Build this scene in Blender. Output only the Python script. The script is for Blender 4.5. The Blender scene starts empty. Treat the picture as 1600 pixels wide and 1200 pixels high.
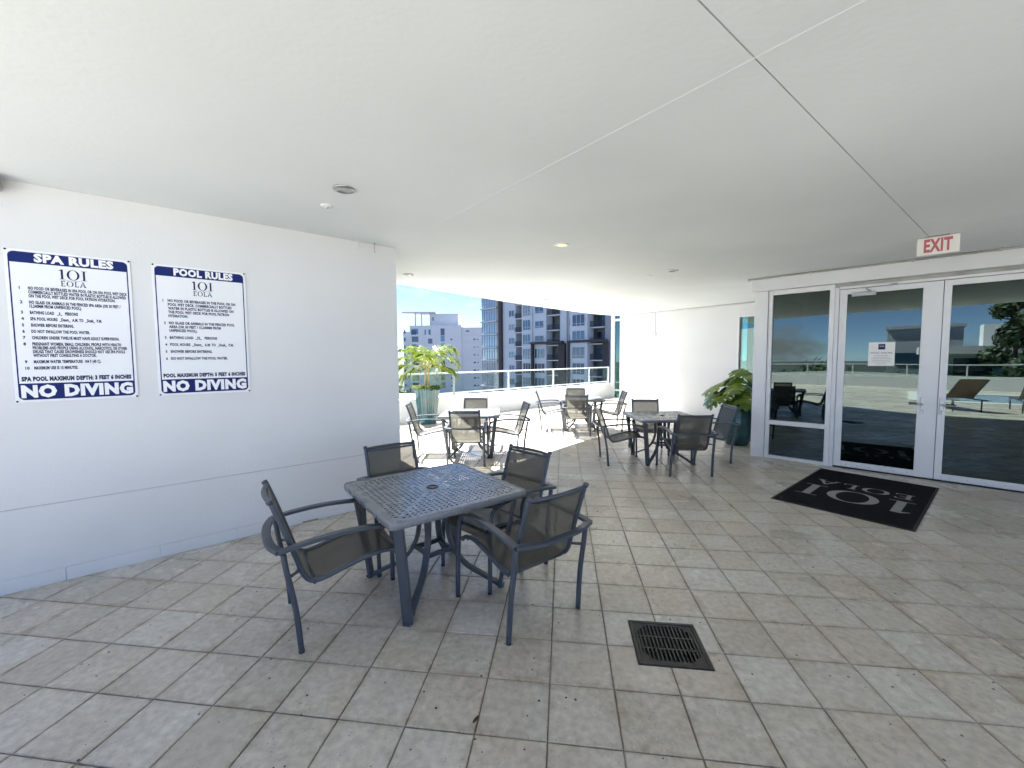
import bpy, bmesh, math, random
from mathutils import Vector, Matrix
random.seed(11)
SC = bpy.context.scene
COL = SC.collection
R = math.radians
# ------------------------------------------------------------------ camera, sky, sun, exposure
cam = bpy.data.cameras.new('camera'); cam.sensor_fit = 'HORIZONTAL'; cam.sensor_width = 36.0
cam.lens = 638.25 / 1600 * 36; cam.clip_start = 0.05; cam.clip_end = 4000
camo = bpy.data.objects.new('camera', cam); COL.objects.link(camo); SC.camera = camo
CAMH = 1.5738
r_ = Vector((0.99223848, 0.12415634, -0.00692821)); f_ = Vector((-0.12434563, 0.99022727, -0.06315149)); u_ = r_.cross(f_)
M = Matrix((r_, u_, -f_)).transposed().to_4x4(); M.translation = (0, 0, CAMH); camo.matrix_world = M

SUNDIR = Vector((-1.28, 1.4, 2.75)).normalized()          # towards the sun
EL = math.asin(SUNDIR.z); AZ = math.atan2(SUNDIR.x, SUNDIR.y)
W = bpy.data.worlds.new('World'); SC.world = W; W.use_nodes = True
nt = W.node_tree; nt.nodes.clear()
def wn(t, **k):
    n = nt.nodes.new(t)
    for a, b in k.items(): setattr(n, a, b)
    return n
out = wn('ShaderNodeOutputWorld'); bg = wn('ShaderNodeBackground'); bg.inputs[1].default_value = 0.062
sky = wn('ShaderNodeTexSky', sky_type='NISHITA', sun_disc=False); sky.sun_elevation = EL; sky.sun_rotation = AZ
sky.air_density = 0.34; sky.dust_density = 0.0; sky.ozone_density = 3.0
tc = wn('ShaderNodeTexCoord'); mp = wn('ShaderNodeMapping'); mp.inputs['Scale'].default_value = (2.2, 2.2, 5.0); mp.inputs['Location'].default_value = (3.1, 1.7, 0.4)
nz = wn('ShaderNodeTexNoise'); nz.inputs['Scale'].default_value = 1.6; nz.inputs['Detail'].default_value = 8; nz.inputs['Roughness'].default_value = 0.55
cr = wn('ShaderNodeValToRGB'); cr.color_ramp.elements[0].position = 0.545; cr.color_ramp.elements[1].position = 0.67
mx = wn('ShaderNodeMix', data_type='RGBA'); mx.inputs[7].default_value = (2.55, 2.65, 2.8, 1)
L = nt.links.new
L(tc.outputs['Generated'], mp.inputs[0]); L(mp.outputs[0], nz.inputs['Vector']); L(nz.outputs[0], cr.inputs[0])
L(cr.outputs[0], mx.inputs[0]); L(sky.outputs[0], mx.inputs[6]); L(mx.outputs[2], bg.inputs[0]); L(bg.outputs[0], out.inputs[0])

sl = bpy.data.lights.new('sun', 'SUN'); sl.energy = 4.8; sl.angle = R(0.53); sl.color = (1.0, 0.99, 0.97)
so = bpy.data.objects.new('sun', sl); COL.objects.link(so); so.rotation_euler = SUNDIR.to_track_quat('Z', 'Y').to_euler(); so.location = (0, 0, 30)
SC.view_settings.view_transform = 'Standard'; SC.view_settings.look = 'None'; SC.view_settings.gamma = 1.0
SC.view_settings.exposure = 2.86; SC.view_settings.use_curve_mapping = False
cy = SC.cycles; cy.max_bounces = 14; cy.diffuse_bounces = 8; cy.glossy_bounces = 5; cy.transmission_bounces = 8; cy.transparent_max_bounces = 24
cy.caustics_reflective = False; cy.caustics_refractive = False; cy.use_denoising = True; cy.sample_clamp_indirect = 8

# ------------------------------------------------------------------ materials
def new_mat(name):
    m = bpy.data.materials.new(name); m.use_nodes = True
    n = m.node_tree; b = n.nodes['Principled BSDF']
    return m, n, b
def mat(name, col, rough=0.5, metal=0.0, noise=0.0, nscale=8.0, bump=0.0, bscale=60.0, spec=0.5, detail=4.0, coat=0.0):
    """one surface: a base colour with a soft mottling, fine relief"""
    m, n, b = new_mat(name)
    b.inputs['Base Color'].default_value = (*col, 1); b.inputs['Roughness'].default_value = rough; b.inputs['Metallic'].default_value = metal
    b.inputs['Specular IOR Level'].default_value = spec; b.inputs['Coat Weight'].default_value = coat
    tcn = n.nodes.new('ShaderNodeTexCoord')
    if noise:
        t = n.nodes.new('ShaderNodeTexNoise'); t.inputs['Scale'].default_value = nscale; t.inputs['Detail'].default_value = detail
        n.links.new(tcn.outputs['Object'], t.inputs['Vector'])
        mr = n.nodes.new('ShaderNodeMapRange'); mr.inputs['From Min'].default_value = .25; mr.inputs['From Max'].default_value = .75
        mr.inputs['To Min'].default_value = 1 - noise; mr.inputs['To Max'].default_value = 1 + noise * .6
        n.links.new(t.outputs[0], mr.inputs[0])
        v = n.nodes.new('ShaderNodeMix'); v.data_type = 'RGBA'; v.blend_type = 'MULTIPLY'; v.inputs[0].default_value = 1
        v.inputs[6].default_value = (*col, 1); n.links.new(mr.outputs[0], v.inputs[7]); n.links.new(v.outputs[2], b.inputs['Base Color'])
        mr2 = n.nodes.new('ShaderNodeMapRange'); mr2.inputs['To Min'].default_value = max(.03, rough - .12); mr2.inputs['To Max'].default_value = min(1, rough + .12)
        n.links.new(t.outputs[0], mr2.inputs[0]); n.links.new(mr2.outputs[0], b.inputs['Roughness'])
    if bump:
        t2 = n.nodes.new('ShaderNodeTexNoise'); t2.inputs['Scale'].default_value = bscale; t2.inputs['Detail'].default_value = 5
        n.links.new(tcn.outputs['Object'], t2.inputs['Vector'])
        bp = n.nodes.new('ShaderNodeBump'); bp.inputs['Strength'].default_value = bump; bp.inputs['Distance'].default_value = .01
        n.links.new(t2.outputs[0], bp.inputs['Height']); n.links.new(bp.outputs[0], b.inputs['Normal'])
    return m
def glass(name, tint, refl=0.3, ior=1.5, rough=0.0):
    m = bpy.data.materials.new(name); m.use_nodes = True; n = m.node_tree; n.nodes.clear()
    o = n.nodes.new('ShaderNodeOutputMaterial'); mixs = n.nodes.new('ShaderNodeMixShader'); tr = n.nodes.new('ShaderNodeBsdfTransparent'); gl = n.nodes.new('ShaderNodeBsdfGlossy')
    tr.inputs[0].default_value = (*tint, 1); gl.inputs['Roughness'].default_value = rough; gl.inputs[0].default_value = (.78, .94, .89, 1)
    fr = n.nodes.new('ShaderNodeLayerWeight'); pw = n.nodes.new('ShaderNodeMath'); pw.operation = 'POWER'; pw.inputs[1].default_value = 4.5
    n.links.new(fr.outputs['Facing'], pw.inputs[0])
    ad = n.nodes.new('ShaderNodeMath'); ad.operation = 'MULTIPLY_ADD'; ad.use_clamp = True; ad.inputs[1].default_value = .9; ad.inputs[2].default_value = refl
    n.links.new(pw.outputs[0], ad.inputs[0])
    wt = n.nodes.new('ShaderNodeTexCoord'); wv = n.nodes.new('ShaderNodeTexNoise'); wv.inputs['Scale'].default_value = .9; wv.inputs['Detail'].default_value = 0; wb_ = n.nodes.new('ShaderNodeBump'); wb_.inputs['Strength'].default_value = .05; wb_.inputs['Distance'].default_value = .05
    n.links.new(wt.outputs['Object'], wv.inputs['Vector']); n.links.new(wv.outputs[0], wb_.inputs['Height']); n.links.new(wb_.outputs[0], gl.inputs['Normal']); n.links.new(ad.outputs[0], mixs.inputs[0]); n.links.new(tr.outputs[0], mixs.inputs[1]); n.links.new(gl.outputs[0], mixs.inputs[2]); n.links.new(mixs.outputs[0], o.inputs[0])
    return m
def leafmat(name, c1, c2, rough=.45, trans=.35):
    m = bpy.data.materials.new(name); m.use_nodes = True; n = m.node_tree; b = n.nodes['Principled BSDF']; o = n.nodes['Material Output']
    g = n.nodes.new('ShaderNodeNewGeometry'); mixc = n.nodes.new('ShaderNodeMix'); mixc.data_type = 'RGBA'; mixc.inputs[6].default_value = (*c1, 1); mixc.inputs[7].default_value = (*c2, 1)
    n.links.new(g.outputs['Random Per Island'], mixc.inputs[0]); n.links.new(mixc.outputs[2], b.inputs['Base Color']); b.inputs['Roughness'].default_value = rough
    tl = n.nodes.new('ShaderNodeBsdfTranslucent'); n.links.new(mixc.outputs[2], tl.inputs[0])
    ms = n.nodes.new('ShaderNodeMixShader'); ms.inputs[0].default_value = trans
    n.links.new(b.outputs[0], ms.inputs[1]); n.links.new(tl.outputs[0], ms.inputs[2]); n.links.new(ms.outputs[0], o.inputs[0])
    return m
def slingmat(name):
    m = bpy.data.materials.new(name); m.use_nodes = True; n = m.node_tree; b = n.nodes['Principled BSDF']; o = n.nodes['Material Output']
    b.inputs['Base Color'].default_value = (.115, .11, .095, 1); b.inputs['Roughness'].default_value = .55
    tcn = n.nodes.new('ShaderNodeTexCoord'); ck = n.nodes.new('ShaderNodeTexWave'); ck.inputs['Scale'].default_value = 95; ck.inputs['Distortion'].default_value = 0.6
    n.links.new(tcn.outputs['Object'], ck.inputs['Vector'])
    cm = n.nodes.new('ShaderNodeMix'); cm.data_type = 'RGBA'; cm.inputs[6].default_value = (.024, .025, .023, 1); cm.inputs[7].default_value = (.056, .056, .048, 1)
    n.links.new(ck.outputs[0], cm.inputs[0]); n.links.new(cm.outputs[2], b.inputs['Base Color'])
    tl = n.nodes.new('ShaderNodeBsdfTranslucent'); tl.inputs[0].default_value = (.22, .21, .17, 1)
    tp = n.nodes.new('ShaderNodeBsdfTransparent')
    m1 = n.nodes.new('ShaderNodeMixShader'); m1.inputs[0].default_value = .24; m2 = n.nodes.new('ShaderNodeMixShader'); m2.inputs[0].default_value = .12
    n.links.new(b.outputs[0], m1.inputs[1]); n.links.new(tl.outputs[0], m1.inputs[2]); n.links.new(m1.outputs[0], m2.inputs[1]); n.links.new(tp.outputs[0], m2.inputs[2]); n.links.new(m2.outputs[0], o.inputs[0])
    return m
TS = 0.305; TX = 0.242; TY = 2.196
def tilemat(name, grid=False):
    """cast stone pavers: every tile a little different, pale and dark chips, soft brown stains, worn sheen"""
    m, n, b = new_mat(name); N = n.nodes.new; K = n.links.new
    g = N('ShaderNodeNewGeometry'); pos = g.outputs['Position']
    sub = N('ShaderNodeVectorMath'); sub.operation = 'SUBTRACT'; sub.inputs[1].default_value = (TX, TY, 0); K(pos, sub.inputs[0])
    sc = N('ShaderNodeVectorMath'); sc.operation = 'SCALE'; sc.inputs['Scale'].default_value = 1 / TS; K(sub.outputs[0], sc.inputs[0])
    fl = N('ShaderNodeVectorMath'); fl.operation = 'FLOOR'; K(sc.outputs[0], fl.inputs[0])
    sxy = N('ShaderNodeSeparateXYZ'); K(fl.outputs[0], sxy.inputs[0]); cxy = N('ShaderNodeCombineXYZ'); K(sxy.outputs[0], cxy.inputs[0]); K(sxy.outputs[1], cxy.inputs[1])
    wn_ = N('ShaderNodeTexWhiteNoise'); wn_.noise_dimensions = '2D'; K(cxy.outputs[0], wn_.inputs['Vector'])
    tone = N('ShaderNodeValToRGB'); e = tone.color_ramp.elements
    e[0].position = 0; e[0].color = (.52, .475, .40, 1); e[1].position = 1; e[1].color = (.635, .61, .55, 1)
    x = e.new(.3); x.color = (.59, .555, .485, 1); x = e.new(.6); x.color = (.585, .53, .45, 1); x = e.new(.8); x.color = (.61, .575, .51, 1)
    K(wn_.outputs[0], tone.inputs[0])
    # stains
    st = N('ShaderNodeTexNoise'); st.inputs['Scale'].default_value = 3.2; st.inputs['Detail'].default_value = 7; st.inputs['Roughness'].default_value = .62; st.inputs['Distortion'].default_value = .25; K(pos, st.inputs['Vector'])
    sr = N('ShaderNodeMapRange'); sr.inputs[1].default_value = .36; sr.inputs[2].default_value = .86; sr.inputs[4].default_value = .62; K(st.outputs[0], sr.inputs[0])
    m1 = N('ShaderNodeMix'); m1.data_type = 'RGBA'; m1.blend_type = 'MULTIPLY'; m1.inputs[7].default_value = (.62, .53, .42, 1); K(sr.outputs[0], m1.inputs[0]); K(tone.outputs[0], m1.inputs[6])
    fn = N('ShaderNodeTexNoise'); fn.inputs['Scale'].default_value = 27; fn.inputs['Detail'].default_value = 9; K(pos, fn.inputs['Vector'])
    fr = N('ShaderNodeMapRange'); fr.inputs[1].default_value = .3; fr.inputs[2].default_value = .7; fr.inputs[3].default_value = .80; fr.inputs[4].default_value = 1.12; K(fn.outputs[0], fr.inputs[0])
    m2 = N('ShaderNodeMix'); m2.data_type = 'RGBA'; m2.blend_type = 'MULTIPLY'; m2.inputs[0].default_value = 1; K(m1.outputs[2], m2.inputs[6]); K(fr.outputs[0], m2.inputs[7])
    # grime creeping in from the joints, broken up by noise
    fq = N('ShaderNodeVectorMath'); fq.operation = 'FRACTION'; K(sc.outputs[0], fq.inputs[0]); sq = N('ShaderNodeSeparateXYZ'); K(fq.outputs[0], sq.inputs[0])
    ds = []
    for k in (0, 1):
        p1 = N('ShaderNodeMath'); p1.operation = 'PINGPONG'; p1.inputs[1].default_value = .5; K(sq.outputs[k], p1.inputs[0]); ds.append(p1)
    mn = N('ShaderNodeMath'); mn.operation = 'MINIMUM'; K(ds[0].outputs[0], mn.inputs[0]); K(ds[1].outputs[0], mn.inputs[1])
    gn = N('ShaderNodeTexNoise'); gn.inputs['Scale'].default_value = 7; gn.inputs['Detail'].default_value = 6; gn.inputs['Roughness'].default_value = .7; K(pos, gn.inputs['Vector'])
    gm = N('ShaderNodeMath'); gm.operation = 'MULTIPLY_ADD'; gm.inputs[1].default_value = -.55; gm.inputs[2].default_value = .34; K(gn.outputs[0], gm.inputs[0])
    gd = N('ShaderNodeMath'); gd.operation = 'ADD'; K(mn.outputs[0], gd.inputs[0]); K(gm.outputs[0], gd.inputs[1])
    gr = N('ShaderNodeMapRange'); gr.inputs[1].default_value = .02; gr.inputs[2].default_value = .16; gr.inputs[3].default_value = .55; gr.inputs[4].default_value = 0; K(gd.outputs[0], gr.inputs[0])
    m3 = N('ShaderNodeMix'); m3.data_type = 'RGBA'; m3.blend_type = 'MULTIPLY'; m3.inputs[7].default_value = (.66, .58, .47, 1); K(gr.outputs[0], m3.inputs[0]); K(m2.outputs[2], m3.inputs[6]); m2 = m3
    # chips
    def chips(scale, thr, col, src, seed):
        ad = N('ShaderNodeVectorMath'); ad.operation = 'ADD'; ad.inputs[1].default_value = (seed, seed * 1.7, 0); K(pos, ad.inputs[0])
        v = N('ShaderNodeTexVoronoi'); v.inputs['Scale'].default_value = scale; K(ad.outputs[0], v.inputs['Vector'])
        lt = N('ShaderNodeMath'); lt.operation = 'LESS_THAN'; K(v.outputs['Distance'], lt.inputs[0])
        # chip size from the cell's own random colour, most cells have none
        sp = N('ShaderNodeSeparateColor'); K(v.outputs['Color'], sp.inputs[0])
        mr = N('ShaderNodeMapRange'); mr.inputs[1].default_value = .72; mr.inputs[2].default_value = 1; mr.inputs[3].default_value = 0; mr.inputs[4].default_value = thr; K(sp.outputs[0], mr.inputs[0]); K(mr.outputs[0], lt.inputs[1])
        mm = N('ShaderNodeMix'); mm.data_type = 'RGBA'; K(lt.outputs[0], mm.inputs[0]); K(src, mm.inputs[6]); mm.inputs[7].default_value = (*col, 1)
        return mm.outputs[2]
    c = chips(62, .30, (.56, .54, .50), m2.outputs[2], 3.1)
    c = chips(24, .16, (.05, .045, .04), c, 9.4)
    c = chips(95, .26, (.26, .23, .19), c, 5.7)
    if grid:
        fx = N('ShaderNodeVectorMath'); fx.operation = 'FRACTION'; K(sc.outputs[0], fx.inputs[0]); sx = N('ShaderNodeSeparateXYZ'); K(fx.outputs[0], sx.inputs[0])
        a = N('ShaderNodeMath'); a.operation = 'LESS_THAN'; a.inputs[1].default_value = .022; K(sx.outputs[0], a.inputs[0])
        b2 = N('ShaderNodeMath'); b2.operation = 'LESS_THAN'; b2.inputs[1].default_value = .022; K(sx.outputs[1], b2.inputs[0])
        o2 = N('ShaderNodeMath'); o2.operation = 'MAXIMUM'; K(a.outputs[0], o2.inputs[0]); K(b2.outputs[0], o2.inputs[1])
        mm = N('ShaderNodeMix'); mm.data_type = 'RGBA'; K(o2.outputs[0], mm.inputs[0]); K(c, mm.inputs[6]); mm.inputs[7].default_value = (.12, .105, .085, 1); c = mm.outputs[2]
    K(c, b.inputs['Base Color'])
    # worn sheen: smoother patches
    rn = N('ShaderNodeTexNoise'); rn.inputs['Scale'].default_value = 1.1; rn.inputs['Detail'].default_value = 5; K(pos, rn.inputs['Vector'])
    rr = N('ShaderNodeMapRange'); rr.inputs[1].default_value = .35; rr.inputs[2].default_value = .65; rr.inputs[3].default_value = .19; rr.inputs[4].default_value = .40; K(rn.outputs[0], rr.inputs[0]); K(rr.outputs[0], b.inputs['Roughness'])
    bn = N('ShaderNodeTexNoise'); bn.inputs['Scale'].default_value = 110; bn.inputs['Detail'].default_value = 3; K(pos, bn.inputs['Vector'])
    bp = N('ShaderNodeBump'); bp.inputs['Strength'].default_value = .12; bp.inputs['Distance'].default_value = .004; K(bn.outputs[0], bp.inputs['Height']); K(bp.outputs[0], b.inputs['Normal'])
    return m
def watermat():
    m = bpy.data.materials.new('pool_water'); m.use_nodes = True; n = m.node_tree; b = n.nodes['Principled BSDF']
    b.inputs['Base Color'].default_value = (.03, .22, .42, 1); b.inputs['Roughness'].default_value = .04
    t = n.nodes.new('ShaderNodeTexNoise'); t.inputs['Scale'].default_value = 3; bp = n.nodes.new('ShaderNodeBump'); bp.inputs['Strength'].default_value = .25
    n.links.new(t.outputs[0], bp.inputs['Height']); n.links.new(bp.outputs[0], b.inputs['Normal'])
    return m

MT = dict(
    tile=tilemat('stone_tile'), deck=tilemat('deck_tile', True),
    grout=mat('grout', (.30, .26, .21), .9, noise=.85, nscale=.9, bump=.3, bscale=120),
    wall=mat('white_stucco', (.71, .72, .735), .75, noise=.09, nscale=.6, bump=.14, bscale=60, spec=.25, detail=8),
    ceil=mat('ceiling_paint', (.72, .77, .795), .8, noise=.12, nscale=.5, bump=.12, bscale=26, spec=.2, detail=8),
    seam=mat('seam_sealant', (.42, .42, .40), .8, noise=.3, nscale=6),
    joint=mat('wall_groove', (.50, .51, .53), .9),
    seam_light=mat('seam_caulk', (.75, .79, .81), .6),
    frame=mat('chair_frame', (.056, .069, .092), .36, metal=.0, noise=.10, nscale=14, bump=.04, bscale=300),
    top=mat('table_metal', (.18, .195, .215), .28, noise=.03, nscale=9),
    sling=slingmat('sling_mesh'),
    alu=mat('white_aluminium', (.74, .75, .77), .35, noise=.04, nscale=3, spec=.5),
    steel=mat('brushed_steel', (.42, .43, .44), .32, metal=.9, noise=.1, nscale=30),
    dark=mat('dark_gap', (.015, .017, .018), .7),
    black=mat('black_metal', (.02, .02, .02), .45),
    glass=glass('entrance_glass', (.11, .19, .175), .115),
    glass2=glass('window_glass', (.22, .46, .40), .10),
    rail_glass=glass('railing_glass', (.84, .90, .895), .02),
    rail=mat('railing_metal', (.62, .66, .68), .35, noise=.05, nscale=5),
    rail_dark=mat('railing_post', (.30, .34, .34), .4, noise=.05, nscale=5),
    mat=mat('mat_pile', (.012, .012, .013), .95, noise=.5, nscale=60, bump=.6, bscale=420, spec=.1),
    mat_print=mat('mat_lettering', (.30, .30, .30), .95, noise=.25, nscale=90, bump=.5, bscale=420, spec=.1),
    rubber=mat('rubber_edge', (.012, .012, .012), .7),
    sign=mat('sign_white', (.80, .82, .86), .45, noise=.02, nscale=4, spec=.25),
    navy=mat('sign_navy', (.010, .022, .135), .5, spec=.12), ink=mat('sign_ink', (.014, .02, .075), .5, spec=.12), print_white=mat('sign_white_print', (.82, .83, .86), .4),
    drain=mat('cast_iron', (.060, .055, .048), .55, metal=.3, noise=.45, nscale=18, bump=.25, bscale=150),
    exit=mat('exit_housing', (.72, .71, .68), .4, noise=.03, nscale=6), red=mat('exit_red', (.46, .105, .12), .5),
    paper=mat('notice_paper', (.80, .79, .78), .6), grey_ink=mat('grey_ink', (.22, .22, .24), .6),
    teal=mat('teal_glaze', (.012, .075, .09), .18, noise=.45, nscale=7, bump=.1, bscale=30, coat=.4),
    soil=mat('soil', (.045, .033, .024), .95, noise=.4, nscale=30, bump=.8, bscale=60),
    palm=leafmat('palm_leaf', (.045, .105, .005), (.24, .285, .018), .4, .45), stem=mat('palm_stem', (.30, .27, .10), .6, noise=.3, nscale=20, bump=.3, bscale=60),
    bark=mat('bark', (.16, .12, .085), .85, noise=.35, nscale=10, bump=.6, bscale=25),
    monstera=leafmat('monstera_leaf', (.042, .115, .012), (.19, .27, .028), .28, .22), mstem=mat('monstera_stem', (.07, .13, .03), .45, noise=.2, nscale=15),
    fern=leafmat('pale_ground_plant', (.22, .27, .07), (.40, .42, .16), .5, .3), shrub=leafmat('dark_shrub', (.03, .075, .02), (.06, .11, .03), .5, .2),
    tree=leafmat('tree_leaf', (.032, .07, .022), (.075, .115, .035), .6, .2), conifer=leafmat('conifer_leaf', (.02, .05, .025), (.05, .085, .035), .6, .15),
    t_white=mat('tower_white', (.60, .61, .63), .8, noise=.05, nscale=.4, bump=.1, bscale=8), t_grey=mat('tower_grey', (.33, .33, .35), .8, noise=.06, nscale=.4),
    t_brown=mat('tower_brown', (.045, .036, .036), .7, noise=.2, nscale=.6), t_tan=mat('tower_tan', (.30, .26, .22), .8, noise=.1, nscale=.5),
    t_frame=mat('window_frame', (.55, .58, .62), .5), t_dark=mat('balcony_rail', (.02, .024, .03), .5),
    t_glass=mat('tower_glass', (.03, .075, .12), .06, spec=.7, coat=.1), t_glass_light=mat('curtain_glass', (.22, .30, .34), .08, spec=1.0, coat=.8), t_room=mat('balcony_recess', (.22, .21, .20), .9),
    w_white=mat('far_building_white', (.62, .63, .66), .8, noise=.05, nscale=.2), g_building=mat('mint_stucco', (.42, .58, .48), .8, noise=.1, nscale=.4),
    litter=mat('dry_leaf', (.035, .025, .018), .8),
    street=mat('ground_asphalt', (.06, .06, .058), .9, noise=.3, nscale=.1), lamp_off=mat('lamp_reflector', (.5, .5, .48), .25, metal=.6),
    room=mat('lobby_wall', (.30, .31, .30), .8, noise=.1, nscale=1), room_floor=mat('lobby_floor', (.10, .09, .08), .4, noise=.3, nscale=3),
    cushion=mat('lounger_sling', (.13, .10, .075), .7, noise=.1, nscale=30), coping=mat('pool_coping', (.66, .65, .62), .6, noise=.1, nscale=4), water=watermat(),
)
m = MT['t_glass']; n = m.node_tree; b = n.nodes['Principled BSDF']; oi = n.nodes.new('ShaderNodeObjectInfo'); rp = n.nodes.new('ShaderNodeValToRGB'); rp.color_ramp.interpolation = 'CONSTANT'
e_ = rp.color_ramp.elements; e_[0].color = (.012, .03, .055, 1); e_[1].position = .35; e_[1].color = (.03, .085, .14, 1); q_ = e_.new(.62); q_.color = (.07, .16, .23, 1); q_ = e_.new(.86); q_.color = (.22, .25, .27, 1)
n.links.new(oi.outputs['Random'], rp.inputs[0]); n.links.new(rp.outputs[0], b.inputs['Base Color'])
m, n, b = new_mat('lamp_lit'); b.inputs['Base Color'].default_value = (.9, .85, .6, 1); b.inputs['Emission Color'].default_value = (1, .86, .45, 1); b.inputs['Emission Strength'].default_value = .10; MT['lamp_lit'] = m

# ------------------------------------------------------------------ mesh helpers
class MB:
    """collects geometry for ONE mesh object"""
    def __init__(s): s.v = []; s.f = []; s.mi = []; s.mats = []; s.sm = []
    def _m(s, m):
        if m not in s.mats: s.mats.append(m)
        return s.mats.index(m)
    def add(s, vs, fs, m, smooth=False):
        o = len(s.v); s.v += [tuple(v) for v in vs]; k = s._m(m)
        for f in fs: s.f.append(tuple(i + o for i in f)); s.mi.append(k); s.sm.append(smooth)
        return s
    def box(s, c, d, m, rz=0, T=None):
        x, y, z = [a / 2 for a in d]; cs, sn = math.cos(rz), math.sin(rz); vs = []
        for k in (-z, z):
            for (a, b_) in ((-x, -y), (x, -y), (x, y), (-x, y)): vs.append((c[0] + a * cs - b_ * sn, c[1] + a * sn + b_ * cs, c[2] + k))
        if T: vs = [T @ Vector(v) for v in vs]
        return s.add(vs, [(3, 2, 1, 0), (4, 5, 6, 7), (0, 1, 5, 4), (1, 2, 6, 5), (2, 3, 7, 6), (3, 0, 4, 7)], m)
    def span(s, x, y, z, m):
        return s.box(((x[0] + x[1]) / 2, (y[0] + y[1]) / 2, (z[0] + z[1]) / 2), (abs(x[1] - x[0]), abs(y[1] - y[0]), abs(z[1] - z[0])), m)
    def bbox(s, c, d, m, bv=.004, rz=0):
        """box with chamfered edges"""
        bm = bmesh.new(); bmesh.ops.create_cube(bm, size=1); 
        for v in bm.verts: v.co = Vector((v.co.x * d[0], v.co.y * d[1], v.co.z * d[2]))
        bmesh.ops.bevel(bm, geom=bm.edges[:], offset=bv, segments=2, affect='EDGES', profile=.5)
        s.addbm(bm, m, Matrix.Translation(c) @ Matrix.Rotation(rz, 4, 'Z')); bm.free(); return s
    def addbm(s, bm, m, T=None, smooth=False):
        bm.verts.ensure_lookup_table(); bm.verts.index_update()
        vs = [(T @ v.co) if T else v.co.copy() for v in bm.verts]
        return s.add(vs, [[v.index for v in f.verts] for f in bm.faces], m, smooth)
    def prism(s, poly, z0, z1, m):
        n = len(poly); vs = [(p[0], p[1], z0) for p in poly] + [(p[0], p[1], z1) for p in poly]
        a = sum(poly[i][0] * poly[(i + 1) % n][1] - poly[(i + 1) % n][0] * poly[i][1] for i in range(n))
        fs = [tuple(range(n - 1, -1, -1)), tuple(range(n, 2 * n))] + [(i, (i + 1) % n, n + (i + 1) % n, n + i) for i in range(n)]
        if a < 0: fs = [tuple(reversed(f)) for f in fs]
        return s.add(vs, fs, m)
    def lathe(s, prof, m, n=24, c=(0, 0, 0), smooth=True, flute=0, nf=0):
        vs = []; fs = []
        for (r0, z) in prof:
            for i in range(n):
                a = 2 * math.pi * i / n; rr = r0 * (1 + flute * math.cos(nf * a)); vs.append((c[0] + rr * math.cos(a), c[1] + rr * math.sin(a), c[2] + z))
        for j in range(len(prof) - 1):
            for i in range(n): fs.append((j * n + i, j * n + (i + 1) % n, (j + 1) * n + (i + 1) % n, (j + 1) * n + i))
        return s.add(vs, fs, m, smooth)
    def sweep(s, pts, m, w, h=None, n=8, up=(0, 0, 1), caps=True, rect=False, sm=True, taper=None):
        """bar of width w and thickness h along a path; up = direction of the thickness"""
        h = w if h is None else h; P = [Vector(p) for p in pts]; vs = []; fs = []; U = Vector(up)
        for i, p in enumerate(P):
            if i == 0: t = P[1] - P[0]
            elif i == len(P) - 1: t = P[-1] - P[-2]
            else: t = (P[i + 1] - P[i]).normalized() + (P[i] - P[i - 1]).normalized()
            t.normalize(); side = t.cross(U)
            if side.length < 1e-3: side = t.cross(Vector((0.3, 1, 0)))
            side.normalize(); uu = side.cross(t).normalized(); k = taper(i / (len(P) - 1)) if taper else 1
            if rect: sec = [(-.5, -.35), (-.42, -.5), (.42, -.5), (.5, -.35), (.5, .35), (.42, .5), (-.42, .5), (-.5, .35)]
            else: sec = [(.5 * math.cos(2 * math.pi * a / n), .5 * math.sin(2 * math.pi * a / n)) for a in range(n)]
            for (a, b_) in sec: vs.append(p + side * (a * w * k) + uu * (b_ * h * k))
        q = len(sec)
        for i in range(len(P) - 1):
            for a in range(q): fs.append((i * q + a, i * q + (a + 1) % q, (i + 1) * q + (a + 1) % q, (i + 1) * q + a))
        if caps: fs.append(tuple(range(q - 1, -1, -1))); fs.append(tuple(range((len(P) - 1) * q, len(P) * q)))
        return s.add(vs, fs, m, sm)
    def mesh(s, name):
        me = bpy.data.meshes.new(name); me.from_pydata(s.v, [], s.f)
        for k in s.mats: me.materials.append(MT[k])
        me.polygons.foreach_set('material_index', s.mi); me.polygons.foreach_set('use_smooth', s.sm); me.update()
        return me
    def obj(s, name, parent=None, loc=None, rz=0, kind=None):
        return link(name, s.mesh(name), parent, loc, rz, kind)
def link(name, me, parent=None, loc=None, rz=0, kind=None):
    o = bpy.data.objects.new(name, me); COL.objects.link(o)
    if parent is not None: o.parent = parent
    if loc is not None: o.location = loc
    if rz: o.rotation_euler = (0, 0, rz)
    if kind: o['kind'] = kind
    return o
def thing(name, label, cat, loc=(0, 0, 0), rz=0, group=None):
    o = bpy.data.objects.new(name, None); COL.objects.link(o); o.location = loc; o.rotation_euler = (0, 0, rz); o.empty_display_size = .1
    tag(o, label, cat, group); return o
def tag(o, label, cat, group=None):
    o['label'] = label; o['category'] = cat
    if group: o['group'] = group
    return o
def curve(pts, n=6):
    """Catmull-Rom through the points"""
    P = [Vector(p) for p in pts]; P = [P[0] * 2 - P[1]] + P + [P[-1] * 2 - P[-2]]; res = []
    for i in range(1, len(P) - 2):
        for k in range(n):
            t = k / n; a, b_, c, d = P[i - 1], P[i], P[i + 1], P[i + 2]
            res.append(.5 * ((2 * b_) + (c - a) * t + (2 * a - 5 * b_ + 4 * c - d) * t * t + (3 * b_ - a - 3 * c + d) * t ** 3))
    res.append(P[-2]); return res
def copy_tree(o, parent=None):
    c = o.copy(); COL.objects.link(c)
    if parent is not None: c.parent = parent
    for ch in list(o.children): copy_tree(ch, c)
    return c
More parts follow.
